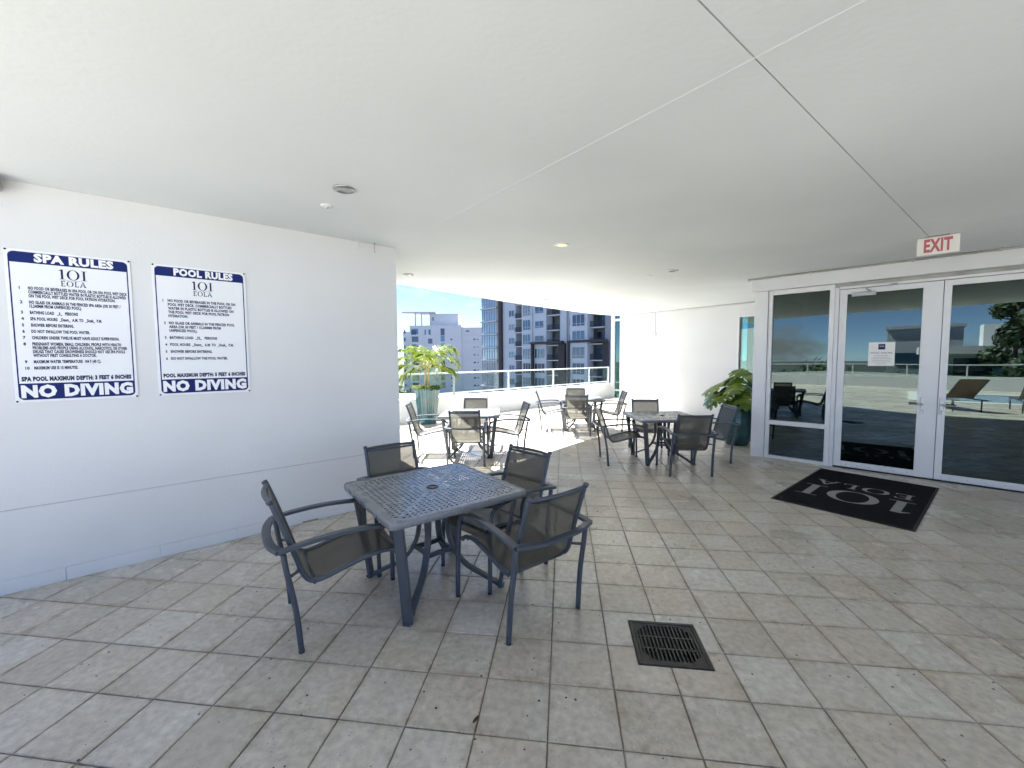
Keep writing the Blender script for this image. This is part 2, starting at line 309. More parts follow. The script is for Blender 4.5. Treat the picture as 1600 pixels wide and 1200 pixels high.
def inpoly(p, poly):
    x, y = p; c = False; j = len(poly) - 1
    for i in range(len(poly)):
        (xi, yi), (xj, yj) = poly[i], poly[j]
        if (yi > y) != (yj > y) and x < (xj - xi) * (y - yi) / (yj - yi) + xi: c = not c
        j = i
    return c
# text: glyph meshes from the built-in font, laid in a local XY plane, 0.6 mm thick
def text_geo(txt, w=None, h=None, bold=0.0, sx=1.0, size=1.0):
    """flat lettering; bold is in fractions of the letter height"""
    cu = bpy.data.curves.new('txt', 'FONT'); cu.body = txt; cu.offset = bold; cu.size = 1.0; cu.resolution_u = 2; cu.space_character = 1 + bold * 1.6
    ob = bpy.data.objects.new('txt', cu); COL.objects.link(ob)
    dg = bpy.context.evaluated_depsgraph_get(); me = bpy.data.meshes.new_from_object(ob.evaluated_get(dg))
    vs = [v.co.copy() for v in me.vertices]; fs = [tuple(p.vertices) for p in me.polygons]
    bpy.data.objects.remove(ob); bpy.data.curves.remove(cu); bpy.data.meshes.remove(me)
    if vs:
        x0 = min(v.x for v in vs); x1 = max(v.x for v in vs); y0 = min(v.y for v in vs); y1 = max(v.y for v in vs)
        kx = (w / (x1 - x0)) if w else sx * size; ky = (h / (y1 - y0)) if h else size
        if not h: y0 = 0
        vs = [Vector(((v.x - x0) * kx, (v.y - y0) * ky, 0)) for v in vs]
    return vs, fs
def serif(txt, h, gap=.10, wk=1.0, t0=.045):
    """hand-cut roman capitals 1 I O E L A as polygons; returns verts, faces, width"""
    V = []; F = []; x = 0
    def rect(a, b_, c, d):
        o = len(V); V.extend([(x + a, c), (x + b_, c), (x + b_, d), (x + a, d)]); F.append((o, o + 1, o + 2, o + 3))
    def quad(pts):
        o = len(V); V.extend([(x + p[0], p[1]) for p in pts]); F.append(tuple(range(o, o + len(pts))))
    for ch in txt:
        if ch == '1': rect(.14, .30, .0301, .97); rect(.0, .44, 0, .03); quad([(.14, 1), (.0, .86), (.0, .83), (.1399, .88)]); quad([(.14, .97), (.30, .97), (.30, 1), (.14, 1)]); w = .44
        elif ch == 'I': rect(.14, .30, .0301, .9699); rect(0, .44, 0, .03); rect(0, .44, .97, 1); w = .44
        elif ch == 'O':
            n = 36; o = len(V)
            for i in range(n):
                a = 2 * math.pi * i / n; V.append((x + .46 + .46 * math.cos(a), .5 + .52 * math.sin(a)))
            for i in range(n):
                a = 2 * math.pi * i / n; V.append((x + .46 + .29 * math.cos(a), .5 + .48 * math.sin(a)))
            for i in range(n): F.append((o + i, o + (i + 1) % n, o + n + (i + 1) % n, o + n + i))
            w = .92
        elif ch == 'E': rect(.08, .22, t0 + .0001, 1 - t0 - .0001); rect(0, .58, 0, t0); rect(0, .56, 1 - t0, 1); rect(.2201, .44, .5 - t0 / 2, .5 + t0 / 2); rect(.58 - t0, .58, t0 + .0001, .22); rect(.56 - t0, .56, .78, 1 - t0 - .0001); w = .6
        elif ch == 'L': rect(.08, .22, t0 + .0001, 1 - t0 - .0001); rect(0, .55, 0, t0); rect(0, .30, 1 - t0, 1); rect(.55 - t0, .55, t0 + .0001, .24); w = .57
        elif ch == 'A':
            quad([(.04, t0), (.04 + t0 * 1.3, t0), (.40, .86), (.37, 1)]); quad([(.3701, 1), (.4001, .86), (.60, t0), (.78, t0), (.45, 1)]); rect(.24, .53, .30, .30 + t0); rect(-.02, .2, 0, t0 - .0001); rect(.52, .86, 0, t0 - .0001); w = .84
        x += w + gap
    W_ = x - gap
    return [Vector((p[0] * h * wk, p[1] * h, 0)) for p in V], F, W_ * h * wk

# ------------------------------------------------------------------ deck tiles
LW0 = Vector((-3.757, 2.202)); LWD = Vector((.681, .7323)).normalized(); LWN = Vector((.7323, -.681)).normalized()
CORNER = (-1.80, 4.31)
DO = Vector((3.009, 6.835)); DE = Vector((.8, -.6)); DN = Vector((-.6, -.8))
BO = Vector((1.77, 12.0)); BE = Vector((.69, -.7238)).normalized(); BN = Vector((-.7238, -.69)).normalized()
PA = Vector((-3.97, 9.498)); PB = Vector((1.889, 16.488)); PE = (PB - PA).normalized(); PN = Vector((PE.y, -PE.x))
BLOCK = [(-4.25, 1.672), CORNER, (-2.72, 6.25), (-6.2, 6.6), (-6.6, 2.2)]
BEND = BO + BE * 3.9
DECK = [(-4.5, .7), (-4.25, 1.672), CORNER, (-2.72, 6.25), (-6.3, 6.6), tuple(PA - PE * 3.0), tuple(PA), tuple(PB), tuple(PB + BE * 1.6), tuple(BO + BE * .3), tuple(BEND), (3.0, 6.835), tuple(DO + DE * 4.6), (6.7, .7)]
YB = TY - 5 * TS       # the tile row where the individual tiles stop behind the camera
DR = (.389, .757, 2.069, 2.421)        # drain opening x0 x1 y0 y1
def tile_poly(x0, x1, y0, y1):
    """tile outline; tiles that meet the drain are cut round it"""
    a0, a1, b0, b1 = DR[0] - .004, DR[1] + .004, DR[2] - .004, DR[3] + .004
    cx0, cx1, cy0, cy1 = max(x0, a0), min(x1, a1), max(y0, b0), min(y1, b1)
    if cx0 >= cx1 or cy0 >= cy1: return [(x0, y0), (x1, y0), (x1, y1), (x0, y1)]
    l, r2, d, u = cx0 <= x0 + 1e-4, cx1 >= x1 - 1e-4, cy0 <= y0 + 1e-4, cy1 >= y1 - 1e-4
    if l and r2 and d and u: return None
    P = []
    if r2 and u: P = [(x0, y0), (x1, y0), (x1, cy0), (cx0, cy0), (cx0, y1), (x0, y1)]
    elif l and u: P = [(x0, y0), (x1, y0), (x1, y1), (cx1, y1), (cx1, cy0), (x0, cy0)]
    elif l and d: P = [(cx1, y0), (x1, y0), (x1, y1), (x0, y1), (x0, cy1), (cx1, cy1)]
    elif r2 and d: P = [(x0, y0), (cx0, y0), (cx0, cy1), (x1, cy1), (x1, y1), (x0, y1)]
    return P or [(x0, y0), (x1, y0), (x1, y1), (x0, y1)]
def tile_mb(poly, bv=.0035, th=.028):
    mb = MB(); n = len(poly); c = Vector((sum(p[0] for p in poly) / n, sum(p[1] for p in poly) / n))
    ins = []
    for i in range(n):
        p = Vector(poly[i]); a = (Vector(poly[i - 1]) - p).normalized(); b_ = (Vector(poly[(i + 1) % n]) - p).normalized()
        cr2 = a.x * b_.y - a.y * b_.x; d = (a + b_) * bv
        ins.append(p + d if cr2 < 0 else p - d)
    vs = [(p[0], p[1], -th) for p in poly] + [(p[0], p[1], -bv * .8) for p in poly] + [(p.x, p.y, 0) for p in ins]
    fs = []
    for k in (0, 1):
        for i in range(n): fs.append((k * n + i, k * n + (i + 1) % n, (k + 1) * n + (i + 1) % n, (k + 1) * n + i))
    fs.append(tuple(range(2 * n, 3 * n))); mb.add(vs, fs, 'tile'); return mb
fmb = MB()
for (a_, b_) in (((-9, DR[0]), (YB, 18)), ((DR[1], 9), (YB, 18)), ((DR[0], DR[1]), (YB, DR[2])), ((DR[0], DR[1]), (DR[3], 18))): fmb.prism([(a_[0], b_[0]), (a_[1], b_[0]), (a_[1], b_[1]), (a_[0], b_[1])], -.3, -.009, 'grout')
floor = fmb.obj('floor', kind='structure')
G = .0056
plain = tile_mb([(-TS / 2 + G / 2, -TS / 2 + G / 2), (TS / 2 - G / 2, -TS / 2 + G / 2), (TS / 2 - G / 2, TS / 2 - G / 2), (-TS / 2 + G / 2, TS / 2 - G / 2)])
plain_me = plain.mesh('tile'); cells = []
def vis(x, y):
    d = Vector((x, y, -CAMH)); z = d.dot(f_)
    if z < .2: return -1
    px, py = 800 + 638 * d.dot(r_) / z, 600 - 638 * d.dot(u_) / z
    if not (-60 < px < 1660 and py < 1260): return -1
    return 1 / z
for i in range(-5, 48):
    for j in range(-22, 24):
        x0, y0 = TX + j * TS, TY + i * TS; ok = False
        for (a, b_) in ((0, 0), (TS, 0), (0, TS), (TS, TS), (TS / 2, TS / 2)):
            if inpoly((x0 + a, y0 + b_), DECK): ok = True
        if ok: cells.append((vis(x0 + TS / 2, y0 + TS / 2), x0, y0))
cells.sort(reverse=True); stuff = MB(); nt_ = 0
for v, x0, y0 in cells:
    poly = tile_poly(x0 + G / 2, x0 + TS - G / 2, y0 + G / 2, y0 + TS - G / 2)
    if poly is None: continue
    jz, ja, jb = random.uniform(-.0012, .0008), random.uniform(-.0035, .0035), random.uniform(-.0035, .0035)
    if nt_ < 300 and v > 0:
        nt_ += 1
        if len(poly) == 4:
            o = link('tile', plain_me, floor, (x0 + TS / 2, y0 + TS / 2, jz)); o.rotation_euler = (ja, jb, random.uniform(-.003, .003))
        else: tile_mb(poly).obj('tile', floor)
    else:
        T = Matrix.Translation((x0 + TS / 2, y0 + TS / 2, jz)) @ Matrix.Rotation(ja, 4, 'X') @ Matrix.Rotation(jb, 4, 'Y')
        if len(poly) == 4: stuff.add([T @ Vector(p) for p in plain.v], plain.f, 'tile')
        else: q = tile_mb(poly); stuff.add(q.v, q.f, 'tile')
stuff.obj('tiles', floor, kind='stuff')

# ------------------------------------------------------------------ ceiling slab in panels with open seams
far = curve([(-6.4, 1.5, 0), (-5.6, 2.6, 0), (-3.6, 4.9, 0), (-2.608, 6.363, 0), (-2.151, 7.153, 0), (-1.583, 8.095, 0), (-.857, 9.234, 0), (.542, 11.179, 0), (1.449, 12.06, 0), (2.6, 12.9, 0), (4.5, 14.0, 0)], 4)
near = curve([(10.5, -3.2, 0), (6, -2.3, 0), (3.5, -1.75, 0), (1.75, -1.38, 0), (.6, -1.05, 0), (-.3, -.55, 0), (-1.05, .1, 0), (-2.4, .75, 0), (-4, 1.1, 0), (-6.4, 1.5, 0)], 4)
CP = [(p.x, p.y) for p in far] + [(12, 9)] + [(p.x, p.y) for p in near[:-1]]
CZ = 2.77
ceil_bm = bmesh.new(); vv = [ceil_bm.verts.new((p[0], p[1], CZ)) for p in CP]; ceil_bm.faces.new(vv)
bmesh.ops.triangulate(ceil_bm, faces=ceil_bm.faces[:])
def cut(bm, co, no, side, gap):
    no = Vector((no[0], no[1], 0)).normalized() * side
    g = bm.verts[:] + bm.edges[:] + bm.faces[:]
    bmesh.ops.bisect_plane(bm, geom=g, plane_co=Vector((co[0], co[1], CZ)) + no * gap / 2, plane_no=no, clear_inner=True)
s1 = ((.42, 1.49), (1, -1.01), .0065)       # dark joint, from over the lens to the exit sign
s2 = ((.48, 2.10), (1.0, 1.05), .0055)      # paler joint across it
s3 = ((-1.0, 6.35), (.42, .9), .004)
cmb0 = MB(); cmb0.prism(CP, CZ + .012, CZ + .30, 'ceil'); ceiling = cmb0.obj('ceiling', kind='structure')
for a in (1, -1):
    for b_ in (1, -1):
        for c in ((1, -1) if b_ == 1 else (0,)):
            bm = ceil_bm.copy(); cut(bm, s1[0], s1[1], a, s1[2]); cut(bm, s2[0], s2[1], b_, s2[2])
            if c: cut(bm, s3[0], s3[1], c, s3[2])
            if not bm.faces: bm.free(); continue
            bmesh.ops.dissolve_limit(bm, angle_limit=.01, verts=bm.verts[:], edges=bm.edges[:])
            ex = bmesh.ops.extrude_face_region(bm, geom=bm.faces[:])
            for v in [g for g in ex['geom'] if isinstance(g, bmesh.types.BMVert)]: v.co.z += .014
            bmesh.ops.recalc_face_normals(bm, faces=bm.faces[:])
            mb = MB(); mb.addbm(bm, 'ceil'); mb.obj('ceiling_panel', ceiling); bm.free()
# sealant lying deep in the two visible joints
def joint(p, q, w, m, name, dz=.007):
    p, q = Vector(p), Vector(q); mb = MB(); c = (p + q) / 2; mb.box((c.x, c.y, CZ + dz), ((q - p).length, w, .004), m, math.atan2(q.y - p.y, q.x - p.x)); mb.obj(name, ceiling)
joint((-.6, .48), (3.62, 4.66), .0063, 'seam', 'joint_sealant')
joint((3.2, -.49), (-1.75, 4.22), .0055, 'seam_light', 'joint_sealant', .001)
ceil_bm.free()

# ------------------------------------------------------------------ the white wall with the rule signs
def wl(s, d=0.0, z=0.0):
    p = LW0 + LWD * s + LWN * d; return (p.x, p.y, z)
wall = thing('stucco_wall', 'long white stucco wall that carries the two rule signs, with a level joint near its foot', 'wall', (LW0.x, LW0.y, 0), math.atan2(LWD.y, LWD.x))
def loc_poly(poly, o, rz):
    T = Matrix.Rotation(-rz, 2); return [tuple(T @ (Vector(p) - Vector(o))) for p in poly]
WR = math.atan2(LWD.y, LWD.x); lp = loc_poly(BLOCK, LW0, WR)
MB().prism(lp, .576, 2.769, 'wall').obj('upper_wall', wall)
MB().prism(lp, .1, .569, 'wall').obj('lower_wall', wall)
lp2 = [(p[0] * 1.0, p[1]) for p in lp]
MB().prism([(lp[0][0], .006), (lp[1][0] - .012, .006), (lp[2][0] - .03, lp[2][1]), lp[3], lp[4]], .568, .577, 'joint').obj('wall_joint', wall)
sk = MB(); sk.span((lp[0][0], lp[1][0] - .004), (.004, .30), (0, .0985), 'wall')
ln = lp[1][0] - lp[0][0]
for k in range(7): a = lp[0][0] + ln * k / 7 + .003; sk.bbox((a + ln / 14, .0045, .049), (ln / 7 - .004, .014, .098), 'wall', .003)
sk.prism(loc_poly([tuple(LW0 + LWD * (2.868) - LWN * .3), (-2.72, 6.25), (-6.2, 6.6), (-6.6, 2.2), tuple(LW0 - LWD * .7 - LWN * .3)], LW0, WR), 0, .0995, 'wall')
sk.obj('skirting', wall)
chip = MB(); rr = random.Random(4)
chip.prism([(1.98 + .07 * math.cos(a) * rr.uniform(.7, 1.2) - .06, -.0118) for a in ()] or [(1.86, -.0042), (2.0, -.0042), (2.0, .0045), (1.86, .0045)], .0, .016, 'grout'); chip.obj('chipped_edge', wall)

# signs
def sign(name, label, s0, lines, title, depth_txt, text_sx):
    W_, H_ = .612, 1.03; root = thing(name, label, 'sign', wl(s0, .0, 1.296), WR, 'rule signs on the white wall')
    # local frame: x along the wall, y = -outward, z up
    bm = MB(); bm.bbox((W_ / 2, -.0035, H_ / 2), (W_, .005, H_), 'sign', .0012); panel = bm.obj('panel', root)
    def put(geo, x, z, lay, m, mb, center=False, right=False):
        vs, fs = geo
        if not vs: return
        wv = max(v.x for v in vs)
        if center: x = x - wv / 2
        o = [(x + v.x, -.0063 - lay * .0004, z + v.y) for v in vs]; mb.add(o, fs, m)
    bd = MB(); ins = .016; t = .007; y = -.0064
    def plate(x0, x1, z0, z1, mb, m, yy=y): mb.add([(x0, yy, z0), (x1, yy, z0), (x1, yy, z1), (x0, yy, z1)], [(0, 1, 2, 3)], m)
    rad = .03
    def band(x0, x1, z0, z1, top):
        pts = []
        def arc(cx, cz, a0):
            for k in range(7): a = a0 + k * math.pi / 12; pts.append((cx + rad * math.cos(a), y, cz + rad * math.sin(a)))
        if top: pts += [(x0, y, z0), (x1, y, z0)]; arc(x1 - rad, z1 - rad, 0); arc(x0 + rad, z1 - rad, math.pi / 2)
        else: pts += [(x1, y, z1), (x0, y, z1)]; arc(x0 + rad, z0 + rad, math.pi); arc(x1 - rad, z0 + rad, 1.5 * math.pi)
        mb = MB(); mb.add(pts, [tuple(range(len(pts)))], 'navy'); return mb
    zt = H_ - .088; zb = .128
    band(ins, W_ - ins, zt, H_ - ins, True).obj('title_band', root); band(ins, W_ - ins, ins, zb, False).obj('footer_band', root)
    plate(ins, ins + t, zb + .0003, zt - .0003, bd, 'navy'); bd.obj('border_line', root); bd = MB(); plate(W_ - ins - t, W_ - ins, zb + .0003, zt - .0003, bd, 'navy'); bd.obj('border_line', root)
    tb = MB(); ft = MB(); put(text_geo(title, w=.39, h=.060, bold=.055), W_ / 2 + .02, zt + .009, 2, 'print_white', tb, True); put(text_geo('NO DIVING', w=.556, h=.090, bold=.065), W_ / 2, ins + .012, 2, 'print_white', ft, True)
    tb.obj('headline_lettering', root); ft.obj('warning_lettering', root)
    lg = MB(); v, f, w = serif('1OI', .068, .11); put((v, f), W_ / 2 + .005, zt - .092, 1, 'ink', lg, True); v, f, w2 = serif('EOLA', .037, .14, 1.0, .10); put((v, f), W_ / 2 + .005, zt - .14, 1, 'ink', lg, True)
    lg.span((W_ / 2 - .052, W_ / 2 + .062), (-.0068, -.0066), (zt - .099, zt - .0975), 'ink'); lg.obj('emblem', root)
    tx = None
    for (num, body, z, gx) in lines:
        if num:
            if tx: tx.obj('rule_lettering', root)
            tx = MB(); put(text_geo(num, size=.027, bold=.045, sx=.8), .055 if len(num) < 3 else .040, z, 1, 'ink', tx)
        put(text_geo(body, size=.0285, bold=.05, sx=text_sx * .84), gx, z, 1, 'ink', tx)
    tx.obj('rule_lettering', root)
    dp = MB(); put(text_geo(depth_txt, w=.545, h=.034, bold=.07), W_ / 2, zb + .014, 1, 'ink', dp, True); dp.obj('depth_lettering', root)
    for (a, c) in ((.008, .008), (W_ - .008, .008), (.008, H_ - .008), (W_ - .008, H_ - .008)):
        s = MB(); s.lathe([(0, .004), (.005, .004), (.0065, .0015), (.0065, -.002)], 'black', 10); o = s.obj('screw', root, (a, -.0065, c)); o.rotation_euler = (R(90), 0, 0)
    return root
def lay(items, z0, dz, gap, gx=.098):
    z = z0; res = []
    for num, rows in items:
        for k, t in enumerate(rows): res.append((num if k == 0 else '', t, z, gx)); z -= dz
        z -= gap
    return res
spa = lay([('1', ['NO FOOD OR BEVERAGES IN SPA POOL OR ON SPA POOL WET DECK', 'COMMERCIALLY BOTTLED WATER IN PLASTIC BOTTLES IS ALLOWED', 'ON THE POOL WET DECK FOR POOL PATRON HYDRATION.']),
           ('2', ['NO GLASS OR ANIMALS IN THE FENCED SPA AREA (OR 50 FEET /', '15,240MM FROM UNFENCED POOL).']), ('3', ['BATHING LOAD   _6_   PERSONS']), ('4', ['SPA POOL HOURS  _Dawn_  A.M. TO  _Dusk_  P.M.']),
           ('5', ['SHOWER BEFORE ENTERING.']), ('6', ['DO NOT SWALLOW THE POOL WATER.']), ('7', ['CHILDREN UNDER TWELVE MUST HAVE ADULT SUPERVISION.']),
           ('8', ['PREGNANT WOMEN, SMALL CHILDREN, PEOPLE WITH HEALTH', 'PROBLEMS AND PEOPLE USING ALCOHOL, NARCOTICS, OR OTHER', 'DRUGS THAT CAUSE DROWSINESS SHOULD NOT USE SPA POOLS', 'WITHOUT FIRST CONSULTING A DOCTOR.']),
           ('9', ['MAXIMUM WATER TEMPERATURE  104 F (40 C).']), ('10', ['MAXIMUM USE IS 15 MINUTES.'])], .765, .0262, .0165, .095)
poolr = lay([('1', ['NO FOOD OR BEVERAGES IN THE POOL OR ON', 'POOL WET DECK. COMMERCIALLY BOTTLED', 'WATER IN PLASTIC BOTTLES IS ALLOWED ON', 'THE POOL WET DECK FOR POOL PATRON', 'HYDRATION.']),
             ('2', ['NO GLASS OR ANIMALS IN THE FENCED POOL', 'AREA (OR 50 FEET / 15,240MM FROM', 'UNFENCED POOL).']), ('3', ['BATHING LOAD  _22_   PERSONS']), ('4', ['POOL HOURS  _Dawn_  A.M. TO  _Dusk_  P.M.']),
             ('5', ['SHOWER BEFORE ENTERING.']), ('6', ['DO NOT SWALLOW THE POOL WATER.'])], .742, .0300, .0255, .085)
sign('rules_sign', 'white and navy rules sign headed SPA RULES with ten crowded printed rules', .140, spa, 'SPA RULES', 'SPA POOL MAXIMUM DEPTH: 3 FEET 6 INCHES', .600)
sign('rules_sign', 'white and navy rules sign headed POOL RULES with six larger printed rules', .872, poolr, 'POOL RULES', 'POOL MAXIMUM DEPTH: 5 FEET 6 INCHES', .800)
# flood light at the head of the wall
t = thing('flood_light', 'small grey flood light under the ceiling above the spa rules sign', 'flood light', wl(.08, .05, 2.77), WR)
MB().bbox((0, 0, -.012), (.11, .08, .022), 'steel', .004).obj('bracket', t)
k = MB(); k.bbox((0, -.035, -.062), (.17, .10, .075), 'steel', .010); k.obj('housing', t); MB().span((-.07, .07), (-.0865, -.084), (-.09, -.035), 'lamp_off').obj('lens', t)
for s_, col in ((2.455, 'alu'), (2.63, 'steel')):
    t = thing('ceiling_hook', ('white' if col == 'alu' else 'grey') + ' rod hook hanging from the ceiling at the head of the white wall', 'hook', wl(s_, .03, CZ), WR, 'hooks at the head of the white wall')
    h = MB(); h.lathe([(0, 0), (.012, 0), (.012, -.004), (.004, -.006), (.004, -.07)], col, 10); h.obj('rod', t)
    MB().sweep(curve([(0, 0, -.068), (0, 0, -.085), (.008, 0, -.093), (.016, 0, -.086)], 4), col, .006, n=6).obj('hook_end', t)
# ------------------------------------------------------------------ wall at the back with windows, conduit and socket boxes
BRZ = math.atan2(BE.y, BE.x)
bw = thing('stucco_wall', 'white stucco wall behind the monstera pot, with a thin conduit down it', 'wall', (BO.x, BO.y, 0), BRZ)
w = MB()
def wspan(x, z, y=(0, .25)): w.span(x, y, z, 'wall')
wspan((0, 3.06), (0, 2.768)); wspan((3.0605, 3.9), (0, .35)); wspan((3.0605, 3.9), (2.49, 2.768)); wspan((3.72, 3.9), (.3505, 2.4895)); w.obj('wall_panel', bw)
win = MB()
for a in ((3.063, 3.10), (3.68, 3.717)): win.span(a, (-.012, .10), (.3525, 2.487), 'alu')
win.span((3.1005, 3.6795), (-.012, .10), (2.45, 2.487), 'alu'); win.span((3.1005, 3.6795), (-.012, .10), (.3525, .39), 'alu'); f = win.obj('window', bw)
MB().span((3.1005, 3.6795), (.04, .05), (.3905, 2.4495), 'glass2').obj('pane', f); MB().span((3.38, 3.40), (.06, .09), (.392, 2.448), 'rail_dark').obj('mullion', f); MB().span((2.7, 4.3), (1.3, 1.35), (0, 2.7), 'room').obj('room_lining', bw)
MB().bbox((.95, -.008, 2.49), (.016, .016, .52), 'wall', .003).obj('conduit', bw)
for (x, z) in ((.955, 2.17), (.885, 2.16)): MB().bbox((x, -.018, z), (.055, .036, .10), 'exit', .005).obj('socket_box', bw)
MB().sweep([(.1, -.012, 2.748), (3.75, -.012, 2.748)], 'rail', .018, n=8).obj('wall_pipe', bw)
# narrow glazed wall where the railing ends, seen past the end of the white wall
t = thing('corner_window', 'tall narrow green glass window in a white frame where the glass railing ends', 'window', (PB.x, PB.y, 0), BRZ)
c = MB(); c.span((-.02, .10), (-.02, .25), (-.3, 4.2), 'alu'); c.span((.48, 3.2), (.001, .25), (-.3, 4.2), 'wall'); c.span((.1005, .4795), (.02, .25), (3.62, 4.2), 'wall'); c.obj('wall_panel', t)
c = MB()
for z in ((-.05, .02), (.27, .335), (2.97, 3.06), (3.56, 3.615)): c.span((.101, .479), (-.03, .06), z, 'alu')
for x in ((.101, .165), (.415, .479)):
    for z in ((.0205, .2695), (.3355, 2.9695), (3.0605, 3.5595)): c.span(x, (-.03, .06), z, 'alu')
f = c.obj('frame', t)
for z in ((.0205, .2695), (.3355, 2.9695), (3.0605, 3.5595)): MB().span((.1655, .4145), (.01, .02), z, 'glass2').obj('pane', f)
q = MB(); q.span((.0, 3.2), (1.6, 1.7), (-.2, 4.2), 'room'); q.obj('room_lining', t)

# ------------------------------------------------------------------ glass entrance
DRZ = math.atan2(DE.y, DE.x)
ent = thing('glass_entrance', 'white aluminium entrance with a sidelight and double glass doors', 'entrance', (DO.x, DO.y, 0), DRZ)
# local: x along the doors, y = into the building (outward is -y)
MB().bbox((.042, .10, 1.283), (.18, .24, 2.566), 'alu', .006).obj('column', ent)
MB().bbox((.164, .10, 1.283), (.052, .20, 2.566), 'alu', .004).obj('jamb', ent)
hd = MB(); hd.bbox((3.0, .08, 2.655), (6.16, .34, .176), 'wall', .004); hd.obj('header', ent)
MB().span((-.08, 6.0), (-.02, .25), (2.7445, 2.7685), 'wall').obj('fascia', ent)
sd = MB()
for z in ((.0, .045), (.527, .592), (2.50, 2.5655)): sd.bbox((.535, .05, (z[0] + z[1]) / 2), (.688, .09, z[1] - z[0]), 'alu', .003)
sd.bbox((.907, .05, 1.283), (.056, .10, 2.565), 'alu', .004); sl_ = sd.obj('sidelight', ent)
MB().span((.191, .8785), (.045, .055), (.0455, .5265), 'glass').obj('pane', sl_); MB().span((.191, .8785), (.045, .055), (.5925, 2.4995), 'glass').obj('pane', sl_)
fr = MB(); fr.bbox((.959, .08, 1.26), (.046, .12, 2.52), 'alu', .003); fr.span((.936, 3.1), (.045, .14), (2.5275, 2.5655), 'seam'); fr.bbox((2.02, .075, 2.509), (2.07, .12, .032), 'alu', .003); fr.bbox((3.045, .08, 1.26), (.05, .12, 2.52), 'alu', .003); fr.obj('door_frame', ent)
MB().span((.984, 3.02), (.03, .16), (.001, .014), 'dark').obj('threshold', ent)
def door(x0, x1, g0, g1, hx, hdir):
    d = MB(); z0, z1 = .018, 2.488
    d.bbox(((x0 + g0) / 2, .07, (z0 + z1) / 2), (g0 - x0, .045, z1 - z0), 'alu', .003); d.bbox(((x1 + g1) / 2, .07, (z0 + z1) / 2), (x1 - g1, .045, z1 - z0), 'alu', .003)
    d.bbox(((g0 + g1) / 2, .07, (z0 + .095) / 2), (g1 - g0 - .001, .043, .095 - z0), 'alu', .003); d.bbox(((g0 + g1) / 2, .07, (2.42 + z1) / 2), (g1 - g0 - .001, .043, z1 - 2.42), 'alu', .003)
    o = d.obj('door', ent)
    MB().span((g0 + .0005, g1 - .0005), (.066, .074), (.0955, 2.4195), 'glass').obj('pane', o)
    b2 = MB()
    for k in range(6): b2.lathe([(0, 0), (.005, 0), (.006, .003)], 'steel', 8, (g0 + (g1 - g0) * (k + .5) / 6, 0, 0))
    b2.v = [(v[0], .0475 - (.004 - v[2]), .056 + v[1]) for v in b2.v]; b2.obj('kick_screws', o)
    h = MB(); h.bbox((hx, .045, .94), (.036, .008, .20), 'steel', .003); h.sweep([(hx, .043, .955), (hx, -.012, .955)], 'steel', .018, n=10, up=(0, 0, 1)); h.sweep(curve([(hx, -.010, .955), (hx + hdir * .05, -.016, .955), (hx + hdir * .125, -.008, .953)], 4), 'steel', .016, .02, n=10)
    h.lathe([(0, 0), (.008, 0)], 'black', 10, (0, 0, 0)); h.v[-20:] = [(hx + v[0], .0405, .875 + v[1]) for v in h.v[-20:]]; h.obj('door_handle', o)
    return o
d1 = door(.986, 1.983, 1.066, 1.806, 1.853, -1); d2 = door(1.989, 3.015, 2.055, 2.935, 2.022, 1)
cl = MB(); cl.bbox((1.24, .025, 2.405), (.25, .045, .055), 'steel', .006); cl.sweep([(1.30, .015, 2.44), (1.27, -.05, 2.46), (1.27, -.05, 2.47)], 'steel', .022, .008, n=8); cl.sweep([(1.27, -.05, 2.475), (1.54, .018, 2.49)], 'steel', .026, .008, n=8)
cl.bbox((1.54, .010, 2.497), (.06, .016, .03), 'steel', .004); cl.obj('door_closer', d1)
# building beyond the doors and the side of the block
MB().span((3.0705, 6.5), (.02, .24), (0, 2.566), 'wall').obj('wall_panel', ent)
MB().span((-.046, .13), (.221, 2.8), (0, 2.768), 'wall').obj('return_wall', ent)
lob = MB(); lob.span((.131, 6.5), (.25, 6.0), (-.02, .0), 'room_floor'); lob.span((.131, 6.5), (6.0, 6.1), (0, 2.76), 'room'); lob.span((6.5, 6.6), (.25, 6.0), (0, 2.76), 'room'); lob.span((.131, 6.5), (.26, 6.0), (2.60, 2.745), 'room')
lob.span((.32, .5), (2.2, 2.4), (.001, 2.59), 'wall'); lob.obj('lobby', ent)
# conduit along the header
t = thing('conduit', 'thin grey conduit running along the header over the glass doors', 'conduit', (DO.x, DO.y, 0), DRZ)
MB().sweep([(-.10, -.108, 2.752), (6.0, -.108, 2.752)], 'seam', .022, n=8).obj('pipe', t)
MB().bbox((-.11, -.108, 2.748), (.045, .035, .04), 'seam', .006).obj('end_box', t)
for x in (.12, .66, 1.7, 2.4): MB().bbox((x, -.108, 2.752), (.035, .032, .032), 'seam', .006).obj('clip', t)
# exit sign under the ceiling
t = thing('exit_sign', 'white exit sign with red EXIT lettering hanging under the ceiling', 'exit sign', (3.61, 4.76, 0), DRZ)
MB().bbox((.145, .0, 2.672), (.30, .045, .178), 'exit', .010).obj('housing', t); MB().span((.07, .22), (-.03, .03), (2.7615, 2.7695), 'steel').obj('canopy', t)
e = MB(); vs, fs = text_geo('EXIT', w=.20, h=.132, bold=.04); e.add([(.045 + v.x, -.0232, 2.609 + v.y) for v in vs], fs, 'red'); e.obj('lettering', t)
